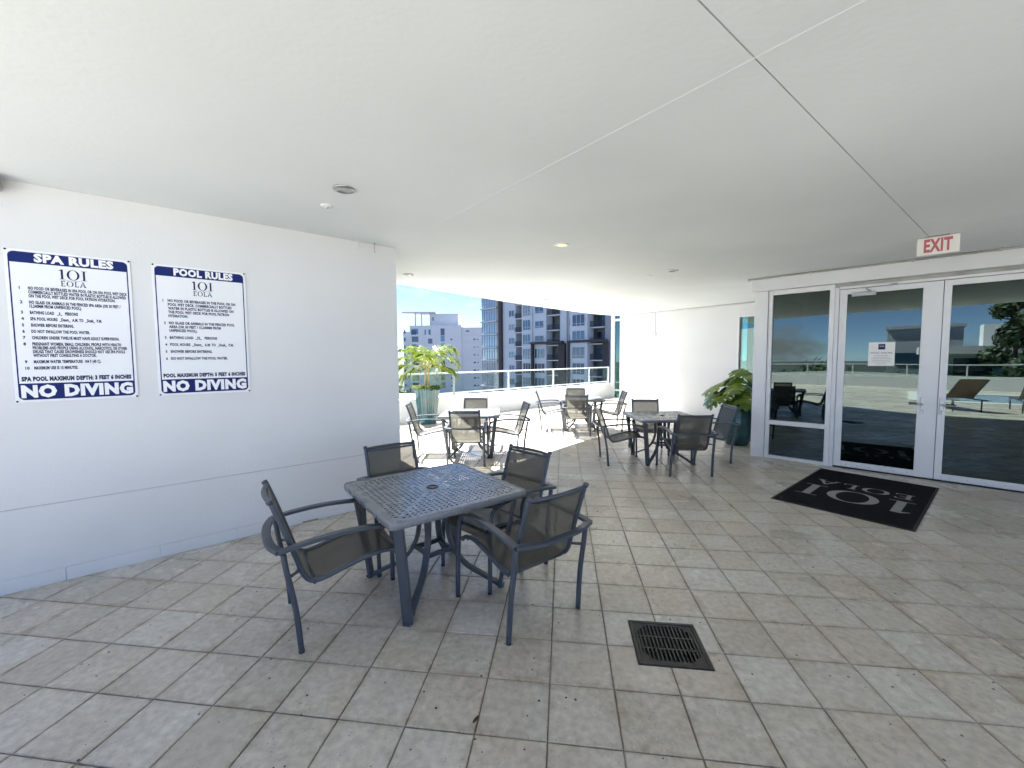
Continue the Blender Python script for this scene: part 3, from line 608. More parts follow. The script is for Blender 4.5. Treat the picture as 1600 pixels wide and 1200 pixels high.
# notice on the door glass
def dl(s, d, z): p = DO + DE * s + DN * d; return (p.x, p.y, z)
t = thing('notice', 'white paper notice with a dark emblem taped to the door glass', 'notice', dl(1.312, -.064, 1.437), DRZ)
MB().span((0, .262), (-.0005, .0005), (0, .314), 'paper').obj('sheet', t)
k = MB(); k.span((.098, .166), (-.0013, -.0010), (.218, .290), 'ink'); vs, fs, w_ = serif('1OI', .022, .12); k.add([(.132 - w_ / 2 + v.x, -.0018, .248 + v.y) for v in vs], fs, 'print_white'); k.obj('emblem', t)
k = MB(); vs, fs = text_geo('POOL HOURS', w=.215, h=.022, bold=.02); k.add([(.024 + v.x, -.0012, .162 + v.y) for v in vs], fs, 'grey_ink')
for i, (a, b_) in enumerate(((.06, .20), (.05, .21), (.03, .235), (.04, .22), (.03, .23), (.08, .18))): k.span((a, b_), (-.0013, -.0010), (.135 - i * .021, .1385 - i * .021), 'grey_ink')
k.obj('print', t)

# ------------------------------------------------------------------ door mat
mc = Vector((3.344, 5.04)); mup = Vector((-.69, -.725)).normalized(); mrt = Vector((mup.y, -mup.x))
t = thing('door_mat', 'black door mat with grey 101 EOLA lettering in front of the glass doors', 'door mat', (mc.x, mc.y, 0), math.atan2(mrt.y, mrt.x))
k = MB(); k.bbox((0, 0, .006), (1.15, 1.87, .008), 'rubber', .003); k.obj('backing', t)
k = MB(); k.bbox((0, 0, .011), (1.10, 1.82, .007), 'mat', .002); k.obj('pile', t)
k = MB(); v, f, w_ = serif('1OI', .46, .10, 1.05); k.add([(x.x - w_ / 2, x.y + .02, .0150) for x in v], f, 'mat_print'); v, f, w2 = serif('EOLA', .21, .14, 1.25, .07); k.add([(x.x - w2 / 2, x.y - .30, .0150) for x in v], f, 'mat_print')
k.obj('lettering', t)
# ------------------------------------------------------------------ floor drain
t = thing('floor_drain', 'square dark cast iron drain grate set in the tiles', 'drain', ((DR[0] + DR[1]) / 2, (DR[2] + DR[3]) / 2, 0))
a = (DR[1] - DR[0]) / 2; b_ = (DR[3] - DR[2]) / 2; fw = .020
k = MB()
for (c, d) in (((0, -b_ + fw / 2), (2 * a, fw)), ((0, b_ - fw / 2), (2 * a, fw))): k.bbox((c[0], c[1], -.001), (d[0], d[1], .012), 'drain', .002)
for sx in (-1, 1): k.bbox((sx * (a - fw / 2), 0, -.001), (fw, 2 * b_ - 2 * fw - .001, .012), 'drain', .002)
k.obj('frame', t)
MB().span((-a + .002, a - .002), (-b_ + .002, b_ - .002), (-.20, -.18), 'dark').obj('sump', t)
g = MB(); ai, bi = a - fw - .002, b_ - fw - .002; rx, ry = ai - .014, bi - .014
nb = 15; xs = [-ai + 2 * ai * i / nb for i in range(nb + 1)]
g.span((-ai, ai), (-bi, -ry), (-.005, .002), 'drain'); g.span((-ai, ai), (ry, bi), (-.005, .002), 'drain'); g.span((-ai, -rx), (-ry + .0003, ry - .0003), (-.005, .002), 'drain'); g.span((rx, ai), (-ry + .0003, ry - .0003), (-.005, .002), 'drain')
cf = .055
for sx in (-1, 1):
    for sy in (-1, 1): g.prism([(sx * (rx - .0003), sy * (ry - .0003)), (sx * (rx - cf), sy * (ry - .0003)), (sx * (rx - .0003), sy * (ry - cf))], -.005, .0018, 'drain')
for i in range(14):
    x = -rx + 2 * rx * (i + .5) / 14; hh = ry - max(0, abs(x) - (rx - cf)); g.span((x - .0046, x + .0046), (-hh + .0006, hh - .0006), (-.012, .0014), 'drain')
for y in (-ry / 3, ry / 3): g.span((-rx + .001, rx - .001), (y - .006, y + .006), (-.0045, .0010), 'drain')
g.obj('grate', t)

# ------------------------------------------------------------------ tables
def table(label, x, y, deg, first=[None]):
    if first[0] is not None:
        r = copy_tree(first[0]); r.location = (x, y, 0); r.rotation_euler = (0, 0, R(deg)); r['label'] = label; return r
    root = thing('patio_table', label, 'table', (x, y, 0), R(deg), 'square patio tables'); first[0] = root
    h = .475; zt = .685; mb = MB()
    # rim: rounded square ring with a downturned edge
    def rs(hw, rad, z):
        pts = []
        for q in range(4):
            cx, cy_ = [(1, 1), (-1, 1), (-1, -1), (1, -1)][q]
            for k in range(5): a = q * math.pi / 2 + k * math.pi / 8; pts.append((cx * (hw - rad) + rad * math.cos(a), cy_ * (hw - rad) + rad * math.sin(a), z))
        return pts
    rings = [rs(h - .018, .02, zt - .040), rs(h, .035, zt - .040), rs(h, .035, zt - .008), rs(h - .006, .03, zt), rs(h - .014, .024, zt - .001), rs(h - .018, .02, zt - .005)]
    vs = [p for r in rings for p in r]; n = 20; fs = []
    for j in range(len(rings) - 1):
        for i in range(n): fs.append((j * n + i, j * n + (i + 1) % n, (j + 1) * n + (i + 1) % n, (j + 1) * n + i))
    mb.add(vs, fs, 'top', True)
    # perforated sheet
    N = 27; L_ = h - .0175; cs = 2 * L_ / N; z = zt - .005
    for i in range(N):
        for j in range(N):
            x0, y0 = -L_ + i * cs, -L_ + j * cs; u, v = i - (N - 1) / 2, j - (N - 1) / 2; m_ = max(abs(u), abs(v))
            hole = 2 < m_ < 12.4 and abs(abs(u) - abs(v)) > .51 and not (m_ < 2.6)
            if hole:
                # slots run in rows along each side: drop every third hole in a row
                k = (u if abs(v) > abs(u) else v)
                s = .27; a0, a1, b0, b1 = x0 + cs * s, x0 + cs * (1 - s), y0 + cs * s, y0 + cs * (1 - s)
                o = [(x0, y0, z), (x0 + cs, y0, z), (x0 + cs, y0 + cs, z), (x0, y0 + cs, z), (a0, b0, z), (a1, b0, z), (a1, b1, z), (a0, b1, z), (a0, b0, z - .004), (a1, b0, z - .004), (a1, b1, z - .004), (a0, b1, z - .004)]
                mb.add(o, [(0, 1, 5, 4), (1, 2, 6, 5), (2, 3, 7, 6), (3, 0, 4, 7), (4, 5, 9, 8), (5, 6, 10, 9), (6, 7, 11, 10), (7, 4, 8, 11)], 'top')
            elif m_ > 2 or not (abs(u) < 1 and abs(v) < 1): mb.add([(x0, y0, z), (x0 + cs, y0, z), (x0 + cs, y0 + cs, z), (x0, y0 + cs, z)], [(0, 1, 2, 3)], 'top')
    mb.obj('tabletop', root)
    rg = MB(); rg.lathe([(.024, -.02), (.024, .003), (.030, .006), (.040, .006), (.043, .002), (.043, -.004)], 'black', 20, (0, 0, z)); rg.lathe([(.0, -.001), (.023, -.001)], 'top', 20, (0, 0, z + .001)); rg.obj('umbrella_ring', root)
    for q in range(4):
        a = R(45 + 90 * q); d = Vector((math.cos(a), math.sin(a), 0)); P = lambda r, zz: tuple(d * r + Vector((0, 0, zz)))
        side = Vector((-d.y, d.x, 0)); lg = MB()
        lg.sweep(curve([P(.585, zt - .02), P(.545, .45), P(.50, .18), P(.475, .004)], 5), 'frame', .062, .026, up=tuple(d), rect=True, sm=False)
        lg.sweep(curve([P(.47, .016), P(.36, .075), P(.22, .155), P(.125, .30), P(.10, .48), P(.125, zt - .045)], 5), 'frame', .042, .024, up=tuple(d), rect=True, sm=False)
        lg.sweep([P(.50, .009), P(.42, .038)], 'frame', .046, .018, up=(0, 0, 1), rect=True, sm=False)
        lg.obj('leg', root)
    br = MB()
    for zz in (.245,):
        for q in range(4):
            a0, a1 = R(45 + 90 * q), R(135 + 90 * q); br.sweep(curve([(.135 * math.cos(a0), .135 * math.sin(a0), zz), (.085 * math.cos((a0 + a1) / 2), .085 * math.sin((a0 + a1) / 2), zz), (.135 * math.cos(a1), .135 * math.sin(a1), zz)], 5), 'frame', .022, .028, rect=True, sm=False)
    br.obj('brace_ring', root)
    un = MB()
    for q in range(2):
        a = R(45 + 90 * q); un.sweep([(-.58 * math.cos(a), -.58 * math.sin(a), zt - .026 - q * .002), (.58 * math.cos(a), .58 * math.sin(a), zt - .026 - q * .002)], 'frame', .03, .018, rect=True, sm=False)
    un.obj('under_rail', root)
    return root
# ------------------------------------------------------------------ chairs (local: facing +y, origin between the feet)
def chair(label, x, y, deg, first=[None]):
    """deg = compass of the way the sitter faces, counter-clockwise from +x"""
    rz = R(deg - 90)
    if first[0] is not None:
        r = copy_tree(first[0]); r.location = (x, y, 0); r.rotation_euler = (0, 0, rz); r['label'] = label; return r
    root = thing('patio_chair', label, 'chair', (x, y, 0), rz, 'sling chairs round the patio tables'); first[0] = root
    for s in (-1, 1):
        fl_ = MB(); fl_.sweep(curve([(s * .268, .285, .003), (s * .266, .280, .25), (s * .262, .268, .47), (s * .262, .245, .545), (s * .262, .20, .577)], 5), 'frame', .034, .028, up=(0, 1, 0), n=10); fl_.lathe([(0, 0), (.016, 0), (.016, .012)], 'black', 10, (s * .268, .285, .001)); fl_.obj('leg', root)
        rl = MB(); rl.sweep(curve([(s * .272, -.285, .003), (s * .268, -.305, .25), (s * .266, -.338, .45), (s * .266, -.352, .56)], 5), 'frame', .034, .030, up=(0, 1, 0), n=10); rl.lathe([(0, 0), (.016, 0), (.016, .012)], 'black', 10, (s * .272, -.285, .001)); rl.obj('leg', root)
        ar = MB(); ar.sweep(curve([(s * .262, .235, .566), (s * .264, .14, .592), (s * .268, -.05, .606), (s * .276, -.24, .596), (s * .280, -.375, .578)], 6), 'frame', .044, .020, up=(0, 0, 1), rect=True, sm=False); ar.obj('armrest', root)
        rail = curve([(s * .214, -.395, .825), (s * .214, -.345, .68), (s * .214, -.288, .50), (s * .214, -.258, .405), (s * .214, -.215, .352), (s * .214, -.14, .352), (s * .214, .02, .392), (s * .214, .16, .415), (s * .214, .255, .402), (s * .214, .305, .368)], 6)
        sr = MB(); sr.sweep(rail, 'frame', .028, .028, up=(1, 0, 0), n=10); sr.sweep([(s * .214, -.398, .822), (s * .214, -.405, .838)], 'frame', .033, .033, up=(1, 0, 0), n=10)
        sr.sweep([(s * .214, -.268, .43), (s * .262, -.318, .43)], 'frame', .018, n=8); sr.sweep([(s * .214, .262, .40), (s * .262, .272, .40)], 'frame', .018, n=8)
        sr.obj('side_rail', root)
    tb = MB(); tb.sweep(curve([(-.214, -.392, .818), (-.10, -.412, .820), (0, -.418, .820), (.10, -.412, .820), (.214, -.392, .818)], 5), 'frame', .024, .024, n=8); tb.obj('top_rail', root)
    bb = MB(); bb.sweep(curve([(-.280, -.366, .577), (-.16, -.402, .574), (0, -.414, .573), (.16, -.402, .574), (.280, -.366, .577)], 6), 'frame', .046, .020, up=(0, 0, 1), rect=True, sm=False); bb.obj('back_rail', root)
    ub = MB(); ub.sweep([(-.214, -.20, .335), (.214, -.20, .335)], 'frame', .02, n=8); ub.sweep([(-.214, .25, .388), (.214, .25, .388)], 'frame', .02, n=8); ub.obj('stretcher', root)
    prof = curve([(0, -.393, .815), (0, -.345, .68), (0, -.288, .50), (0, -.258, .405), (0, -.215, .352), (0, -.14, .352), (0, .02, .392), (0, .16, .415), (0, .255, .402), (0, .302, .372)], 6)
    sg = MB(); nx = 10; vs = []; fs = []
    for i, p in enumerate(prof):
        t_ = p.z
        for k in range(nx + 1):
            u = k / nx * 2 - 1; sag = (1 - u * u)
            if p.z > .42 and p.y < -.2: off = Vector((0, -.020 * sag, 0))
            else: off = Vector((0, 0, -.014 * sag))
            vs.append((u * .210, p.y + off.y + .004, p.z + off.z + .003))
    for i in range(len(prof) - 1):
        for k in range(nx): fs.append((i * (nx + 1) + k, i * (nx + 1) + k + 1, (i + 1) * (nx + 1) + k + 1, (i + 1) * (nx + 1) + k))
    sg.add(vs, fs, 'sling', True); sg.obj('sling', root)
    hm = MB(); hm.span((-.208, .208), (-.388, -.382), (.790, .806), 'frame'); hm.obj('back_hem', root)
    return root
T1 = table('square perforated patio table nearest the rule signs, all in shade', -.905, 2.71, 44)
TL = table('square patio table gleaming in full sun beside the palm pot', -1.51, 6.58, 8)
TB = table('square patio table farthest back, in the sun by the glass railing', .37, 9.12, 4)
TR_ = table('square patio table in shade between the monstera pot and the glass doors', 1.50, 6.44, 9)
chair('sling chair with its back to the spa rules sign, left of the nearest table', -1.36, 2.34, 41)
chair('sling chair between the table by the rule signs and the end of the white wall', -1.22, 3.09, -45)
chair('sling chair with its back to the drain grate, nearest the viewer', -.30, 2.53, 134)
chair('sling chair at the table by the rule signs, back turned to the sunlit deck', -.52, 2.99, 232)
chair('sling chair in front of the sunlit table by the palm, seen squarely from behind', -1.43, 6.03, 95)
chair('sling chair at the sunlit table by the palm, beside the edge of the white wall', -2.14, 6.52, 12)
chair('sling chair at the sunlit table by the palm, farthest from the white wall', -.98, 6.60, 197)
chair('sling chair behind the sunlit table by the palm, its back to the railing', -1.60, 7.16, -84)
chair('sling chair in front of the farthest table, seen from behind', .28, 8.55, 88)
chair('sling chair at the farthest table, on the side towards the palm', -.20, 9.10, 4)
chair('sling chair at the farthest table, beside the corner window', .93, 9.05, 184)
chair('sling chair behind the farthest table, its back against the railing', .30, 9.72, -90)
chair('dark sling chair at the table by the monstera, seen from behind', 1.65, 5.84, 95)
chair('sling chair at the table by the monstera, side on, towards the sunlit deck', .90, 6.27, 7)
chair('sling chair at the table by the monstera, close against the teal pot', 2.14, 6.54, 186)
chair('sling chair behind the table by the monstera, facing the viewer', 1.41, 6.98, -92)

# ------------------------------------------------------------------ planters
def palm(loc):
    pot = thing('planter', 'tall ribbed teal planter with a small palm, in the sun by the railing', 'planter', loc)
    p = MB(); p.lathe([(0, 0), (.20, 0), (.215, .02), (.235, .3), (.27, .6), (.285, .8), (.30, .84), (.30, .87), (.27, .87), (.265, .82)], 'teal', 96, flute=.022, nf=24); p.obj('pot', pot)
    MB().lathe([(0, .80), (.262, .80)], 'soil', 24).obj('soil', pot)
    pl = thing('potted_palm', 'yellow green palm with arching fronds growing in the tall ribbed planter', 'palm', (loc[0], loc[1], .80))
    tr = MB(); rnd = random.Random(5)
    for k in range(3): a = k * 2.1; tr.sweep(curve([(.04 * math.cos(a), .04 * math.sin(a), 0), (.05 * math.cos(a), .05 * math.sin(a), .2), (.06 * math.cos(a + .3), .06 * math.sin(a + .3), .56)], 4), 'stem', .055, n=8, taper=lambda t: 1 - .4 * t)
    tr.obj('trunk', pl)
    for k in range(23):
        a = k * 2.399 + rnd.uniform(-.2, .2); le = rnd.uniform(.78, 1.0); el = rnd.uniform(.7, 1.5) if k < 17 else rnd.uniform(.0, .5)
        d = Vector((math.cos(a), math.sin(a), 0)); pts = []; p = Vector((.05 * math.cos(a), .05 * math.sin(a), .54)); ang = el
        for i in range(12): pts.append(p.copy()); p = p + (d * math.cos(ang) + Vector((0, 0, math.sin(ang)))) * (le / 11); ang -= .075 + .022 * i
        f = MB(); f.sweep(pts, 'stem', .013, n=5, taper=lambda t: 1 - .8 * t)
        for i in range(2, 12):
            for sgn in (-1, 1):
                for sub in (0, .5):
                    if i == 11 and sub: continue
                    q = pts[i].lerp(pts[min(11, i + 1)], sub); t_ = (pts[min(11, i + 1)] - pts[i - 1]).normalized(); s = Vector((-d.y, d.x, 0)) * sgn
                    u = (i + sub) / 11.5; ll = .34 * math.sin(math.pi * min(1, .18 + u * .78)) + .05
                    dirn = (s * rnd.uniform(.6, 1) + t_ * rnd.uniform(.4, .9) + Vector((0, 0, rnd.uniform(-.25, .3)))).normalized(); mid = q + dirn * ll * .55 + Vector((0, 0, -.01)); end = q + dirn * ll + Vector((0, 0, -.10 * ll / .3 - rnd.uniform(0, .10))); wv = t_ * .007
                    f.add([q - wv * .5, q + wv * .5, mid + wv, end, mid - wv], [(0, 1, 2, 3, 4)], 'palm')
        f.obj('frond', pl)
    us = thing('ground_plant', 'pale tufted plants spilling over the rim of the tall ribbed planter', 'plant', (loc[0], loc[1], .80))
    g = MB()
    for k in range(260):
        a = rnd.uniform(0, 6.283); r0 = rnd.uniform(.06, .25); b0 = Vector((r0 * math.cos(a), r0 * math.sin(a), 0)); d = Vector((math.cos(a + rnd.uniform(-.9, .9)), math.sin(a + rnd.uniform(-.9, .9)), 0)); ll = rnd.uniform(.09, .19); s = Vector((-d.y, d.x, 0)) * .009
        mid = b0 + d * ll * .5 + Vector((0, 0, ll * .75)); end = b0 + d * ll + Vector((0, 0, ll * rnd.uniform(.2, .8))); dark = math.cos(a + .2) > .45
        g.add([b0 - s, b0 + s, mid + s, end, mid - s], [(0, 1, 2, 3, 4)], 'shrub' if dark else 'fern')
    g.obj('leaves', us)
palm((-3.28, 9.55, 0))
def monstera(loc):
    pot = thing('planter', 'dark teal glazed round planter with a monstera, beside the glass entrance', 'planter', loc)
    p = MB(); p.lathe([(0, 0), (.17, 0), (.19, .015), (.25, .16), (.285, .34), (.27, .55), (.225, .68), (.225, .71), (.245, .73), (.24, .745), (.20, .745), (.195, .70)], 'teal', 72, flute=.012, nf=18); p.obj('pot', pot)
    MB().lathe([(0, .69), (.20, .69)], 'soil', 24).obj('soil', pot)
    pl = thing('monstera', 'monstera with large split leaves in the dark teal planter', 'plant', (loc[0], loc[1], .69)); rnd = random.Random(21)
    def leaf(base, tip_dir, up, L_, st):
        tip_dir.normalize(); side = tip_dir.cross(up).normalized(); nrm = side.cross(tip_dir).normalized(); mb = MB(); n = 6
        mb.sweep(curve([Vector((rnd.uniform(-.05, .05), rnd.uniform(-.05, .05), 0)), Vector((base.x * .35, base.y * .35, base.z * .65)), base], 4), 'mstem', .014, n=6)
        def P(u, v): return base + tip_dir * (u * L_) + side * (v * L_) + nrm * (-.32 * L_ * v * v - .28 * L_ * max(0, u) ** 2)
        # five lobes each side, split nearly to the midrib
        for sg in (-1, 1):
            wid = [.36, .52, .50, .34]; u0 = [-.12, .13, .38, .63]
            for k in range(4):
                a, b2 = u0[k], u0[k] + .245; w2 = wid[k]; sl = .10 + .03 * k; q = []
                q += [P(max(0, a), 0), P(max(.02, b2), 0), P(b2 + sl * .5, sg * w2 * .5), P(b2 + sl * .9 - .01, sg * w2 * .9), P(b2 + sl - .05, sg * w2), P(a + sl + .05, sg * w2 * .98), P(a + sl * .9 + .025, sg * w2 * .88), P(a + sl * .5 + .012, sg * w2 * .45)]
                mb.add(q, [tuple(range(8)) if sg > 0 else tuple(reversed(range(8)))], 'monstera')
        co = [P(-.10, .10), P(-.04, .22), P(.10, .27), P(.30, .28), P(.55, .24), P(.80, .14), P(.95, 0), P(.80, -.14), P(.55, -.24), P(.30, -.28), P(.10, -.27), P(-.04, -.22), P(-.10, -.10), P(0, 0)]
        for i_ in range(13): mb.add([P(.4, 0) - nrm * .004, co[i_] - nrm * .004, co[i_ + 1] - nrm * .004], [(0, 1, 2)], 'monstera')
        q = [P(.92, -.10), P(.92, .10), P(1.06, 0)]; mb.add(q, [(0, 1, 2)], 'monstera')
        mb.obj('leaf', pl)
    specs = [(-.44, -.08, .36, .30), (-.50, .12, .22, .27), (-.34, -.26, .20, .30), (-.22, -.30, .34, .29), (-.05, -.34, .22, .28), (-.06, -.08, .62, .26), (.10, -.16, .56, .27), (.20, -.22, .42, .28), (.18, .06, .58, .26), (-.24, .10, .44, .28), (-.14, .28, .40, .27), (.10, .26, .46, .26), (.24, -.05, .30, .25), (-.38, .02, .12, .26), (-.26, -.18, .08, .24), (.02, -.26, .06, .24), (-.02, .05, .50, .27), (.22, .2, .25, .25), (-.30, -.02, .30, .28), (-.12, -.20, .46, .27)]
    for i, (x, y, z, L_) in enumerate(specs):
        bs = Vector((x * .72, y * .72, z + .04)); hz_ = Vector((x, y, 0)).normalized(); d = hz_ * .75 + Vector((rnd.uniform(-.3, .3), rnd.uniform(-.3, .3), rnd.uniform(-.75, -.1)))
        leaf(bs, d, hz_ * rnd.uniform(.2, .8) + Vector((rnd.uniform(-.3, .1), rnd.uniform(-.3, .1), .8)), L_ * 1.18, i)
monstera((3.10, 7.72, 0))

# ------------------------------------------------------------------ parapet and glass railing
t = thing('parapet_wall', 'low white parapet wall under the glass railing', 'parapet', (PA.x, PA.y, 0), math.atan2(PE.y, PE.x)); PL = (PB - PA).length
MB().span((-4.6, PL - .02), (0, .22), (-1.2, .52), 'wall').obj('wall_panel', t); MB().bbox(((PL - 4.62) / 2, .11, .54), (PL + 4.58, .25, .038), 'wall', .006).obj('coping', t)
def railing(name, label, org, rz, posts, x0, x1, dark, zb=.56, y=.11):
    t = thing(name, label, 'railing', org, rz)
    MB().bbox(((x0 + x1) / 2, y, zb + .625), (x1 - x0, .065, .04), 'rail', .010).obj('top_rail', t)
    MB().bbox(((x0 + x1) / 2, y, zb + .075), (x1 - x0, .04, .035), 'rail', .005).obj('bottom_rail', t)
    for i, p in enumerate(posts): MB().bbox((p, y, zb + .302), (.05, .05, .604), 'rail_dark' if i in dark else 'rail', .006).obj('post', t)
    ps = [x0] + posts + [x1]
    for a, b_ in zip(ps[:-1], ps[1:]):
        if b_ - a > .15: MB().span((a + .03, b_ - .03), (y - .006, y + .006), (zb + .0935, zb + .604), 'rail_glass').obj('glass_panel', t)
    return t
S = lambda x, y: (Vector((x, y)) - PA).dot(PE)
railing('glass_railing', 'pale metal railing with clear glass panels on the low white parapet', (PA.x, PA.y, 0), math.atan2(PE.y, PE.x), [-2.6, -.9, S(-2.89, 10.79), S(-1.59, 12.34), S(-.26, 13.93), S(1.04, 15.48), PL - .06], -4.5, PL - .03, {2})

# ------------------------------------------------------------------ ceiling fittings
def fit(p, r, lit, label, nm='downlight'):
    t = thing(nm, label, 'downlight', (p[0], p[1], CZ), 0, 'downlights in the ceiling')
    MB().lathe([(r * .72, -.004), (r * .80, -.013), (r * .95, -.012), (r, -.006), (r, .002)], 'steel' if not lit else 'alu', 32).obj('trim_ring', t)
    MB().lathe([(r * .73, -.0045), (r * .62, -.001), (r * .4, -.0035), (r * .3, -.0008), (0, -.0008)], 'lamp_lit' if lit else 'lamp_off', 28).obj('lens', t)
fit((-1.53, 2.78), .072, False, 'large unlit downlight with a steel ring, nearest the rule signs')
fit((-.02, 4.45), .08, True, 'downlight glowing warm in the middle of the ceiling')
fit((-2.18, 5.66), .08, False, 'small downlight near the edge of the ceiling above the palm')
fit((-.39, 8.5), .08, False, 'small downlight near the far curved edge of the ceiling')
fit((1.51, 5.98), .07, False, 'small unlit downlight above the table by the monstera')
for p, lb in (((-1.83, 3.06), 'small white sprinkler plate in the ceiling near the large downlight'), ((1.25, 6.3), 'small white sprinkler plate in the ceiling above the table by the monstera')):
    t = thing('sprinkler_head', lb, 'sprinkler', (p[0], p[1], CZ), 0, 'sprinklers in the ceiling')
    MB().lathe([(0, -.014), (.02, -.014), (.036, -.009), (.045, -.003), (.045, .002)], 'alu', 24).obj('cover_plate', t)
    MB().lathe([(0, -.020), (.012, -.020), (.010, -.017), (.006, -.014)], 'alu', 12).obj('deflector', t)

# ------------------------------------------------------------------ apartment tower beyond the railing
TL0 = Vector((-14.895, 92.045)); TE = Vector((.78642, -.6177)).normalized()
tw = thing('apartment_tower', 'tall white apartment tower with dark balconies and brown framed lower floors', 'building', (TL0.x, TL0.y, 0), math.atan2(TE.y, TE.x))
FH = 2.97; Z0 = 1.1; K0, K1 = -5, 8; ZB = Z0 + K0 * FH; ZT = Z0 + K1 * FH + FH
def wallseg(nm, x0, x1, y, m, z0=ZB, z1=ZT, d=2.0): return MB().span((x0, x1), (y, y + d), (z0, z1), m).obj(nm, tw)
wcache = {}
def window(x0, x1, y, z0, z1, nv, gm='t_glass', fm='t_frame', tr=0):
    key = (round(x1 - x0, 2), round(z1 - z0, 2), nv, gm, fm, tr)
    if key not in wcache:
        w_, h_ = x1 - x0, z1 - z0; f = MB(); b_ = .09
        for (a, c) in (((0, w_), (0, b_)), ((0, w_), (h_ - b_, h_))): f.span(a, (-.06, .02), c, fm)
        for k in range(nv + 1): x = k * (w_ - b_) / nv; f.span((x, x + b_), (-.055, .015), (b_ + .001, h_ - b_ - .001), fm)
        if tr: f.span((b_, w_ - b_), (-.04, .01), (h_ * tr, h_ * tr + .06), fm)
        g = MB(); g.span((b_ * .5, w_ - b_ * .5), (.021, .03), (b_ * .5, h_ - b_ * .5), gm); wcache[key] = (f.mesh('window'), g.mesh('pane'))
    a, c = wcache[key]; o = link('window', a, tw, (x0, y, z0)); link('pane', c, o)
floors = [Z0 + k * FH for k in range(K0, K1 + 1)]
# core and roof
MB().span((-5.0, 29.3), (3.0, 22), (ZB, ZT), 't_grey').obj('core_wall', tw); MB().span((-5.3, 29.6), (-1.2, 22.3), (ZT + .001, ZT + .5), 't_white').obj('roof', tw)
wallseg('wall', 1.95, 5.95, 0, 't_white'); wallseg('wall', 8.65, 11.5, -.9, 't_white'); wallseg('wall', 11.55, 15.1, -.6, 't_white'); wallseg('wall', 18.15, 19.7, 0, 't_white'); wallseg('wall', 19.72, 21.4, .5, 't_white'); wallseg('wall', 21.42, 25.3, -1.1, 't_white'); wallseg('wall', 28.3, 29.3, 0, 't_grey')
wallseg('wall', .35, 1.0, -.2, 't_tan'); wallseg('wall', 1.02, 1.93, -.5, 't_brown')
for z in floors:
    low = z < 3.5
    window(3.9, 5.6, -.03, z + .55, z + 1.95, 2)
    window(9.0, 11.2, -.93, z + .25, z + 2.45, 3, 't_glass', 't_frame', .25)
    if low: window(12.0, 14.8, -.63, z + .35, z + 2.4, 3)
    else: window(12.15, 14.5, -.63, z + .55, z + 2.05, 2, 't_glass', 't_frame', .22)
    window(20.0, 21.2, .47, z + .6, z + 2.0, 2)
    window(21.95, 24.8, -1.13, z + .3, z + 2.5, 3, 't_glass', 't_frame', .22)
    # glazed bay
    b_ = MB(); b_.span((-5.2, .33), (-.55, 2.9), (z - .18, z + .12), 't_white'); b_.obj('slab', tw)
    window(-5.0, .2, -.2, z + .125, z + FH - .185, 6, 't_glass_light', 't_grey', .72)
    for (x0, x1, dx) in ((5.97, 8.63, 1.55), (15.12, 18.13, 1.7), (25.32, 28.28, 1.3)):
        bal = MB(); bal.span((x0, x1), (-.35, 2.95), (z - .14, z + .06), 't_white'); o = bal.obj('balcony', tw)
        rl = MB(); rl.span((x0 + .05, x1 - .05), (-.30, -.25), (z + 1.08, z + 1.14), 't_dark'); n_ = 16
        for k in range(n_ + 1): x = x0 + .05 + (x1 - x0 - .1 - .05) * k / n_; rl.span((x, x + .05), (-.295, -.255), (z + .0605, z + 1.0795), 't_dark')
        rl.obj('balcony_railing', o)
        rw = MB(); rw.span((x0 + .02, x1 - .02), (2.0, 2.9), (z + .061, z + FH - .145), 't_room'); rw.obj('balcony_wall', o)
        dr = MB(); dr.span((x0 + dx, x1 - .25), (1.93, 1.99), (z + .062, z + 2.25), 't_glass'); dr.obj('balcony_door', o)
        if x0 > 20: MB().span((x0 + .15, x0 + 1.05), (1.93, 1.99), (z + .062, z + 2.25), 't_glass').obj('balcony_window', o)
# brown frames round the lower floors
ZP = 4.35
for (x0, x1, y) in ((11.52, 11.95, -1.25), (18.15, 19.68, -.55), (21.0, 21.4, -1.45), (28.2, 29.28, -.6)): MB().span((x0, x1), (y, y + .6), (ZB, ZP), 't_brown').obj('brown_pier', tw)
for (x0, x1) in ((11.52, 19.68), (21.0, 29.28)): MB().span((x0, x1), (-1.5, -.62), (ZP + .001, ZP + .45), 't_brown').obj('brown_beam', tw)

# ------------------------------------------------------------------ white building farther off
wbx = Vector((-60.3, 149.7)); we = Vector((.992, .124)).normalized(); wb = thing('white_building', 'pale white building with a flat canopy roof and a mast, farther off', 'building', (wbx.x, wbx.y, 0), math.atan2(we.y, we.x))
MB().span((2.4, 22), (0, 20), (-14, 14.2), 'w_white').obj('wall', wb); MB().span((-.5, 2.39), (1.5, 18), (-14, 12.0), 'w_white').obj('wall', wb); MB().span((22.01, 36), (.8, 18), (-14, 13.4), 'w_white').obj('wall', wb)
MB().span((9.5, 20.5), (3, 14), (14.21, 18.9), 'w_white').obj('penthouse', wb); MB().span((-.6, 12), (1.0, 14), (19.0, 19.5), 'w_white').obj('canopy', wb)
for x in (4.0, 6.4): MB().span((x, x + .45), (2.0, 2.5), (14.205, 18.99), 'w_white').obj('pillar', wb)
MB().sweep([(15.8, 5, 18.8), (15.8, 5, 23.2)], 't_grey', .16, n=6).obj('mast', wb)
def wwin(x0, x1, z0, z1, y=-.04, gm='t_glass'): MB().span((x0, x1), (y, y + .10), (z0, z1), gm).obj('window', wb)
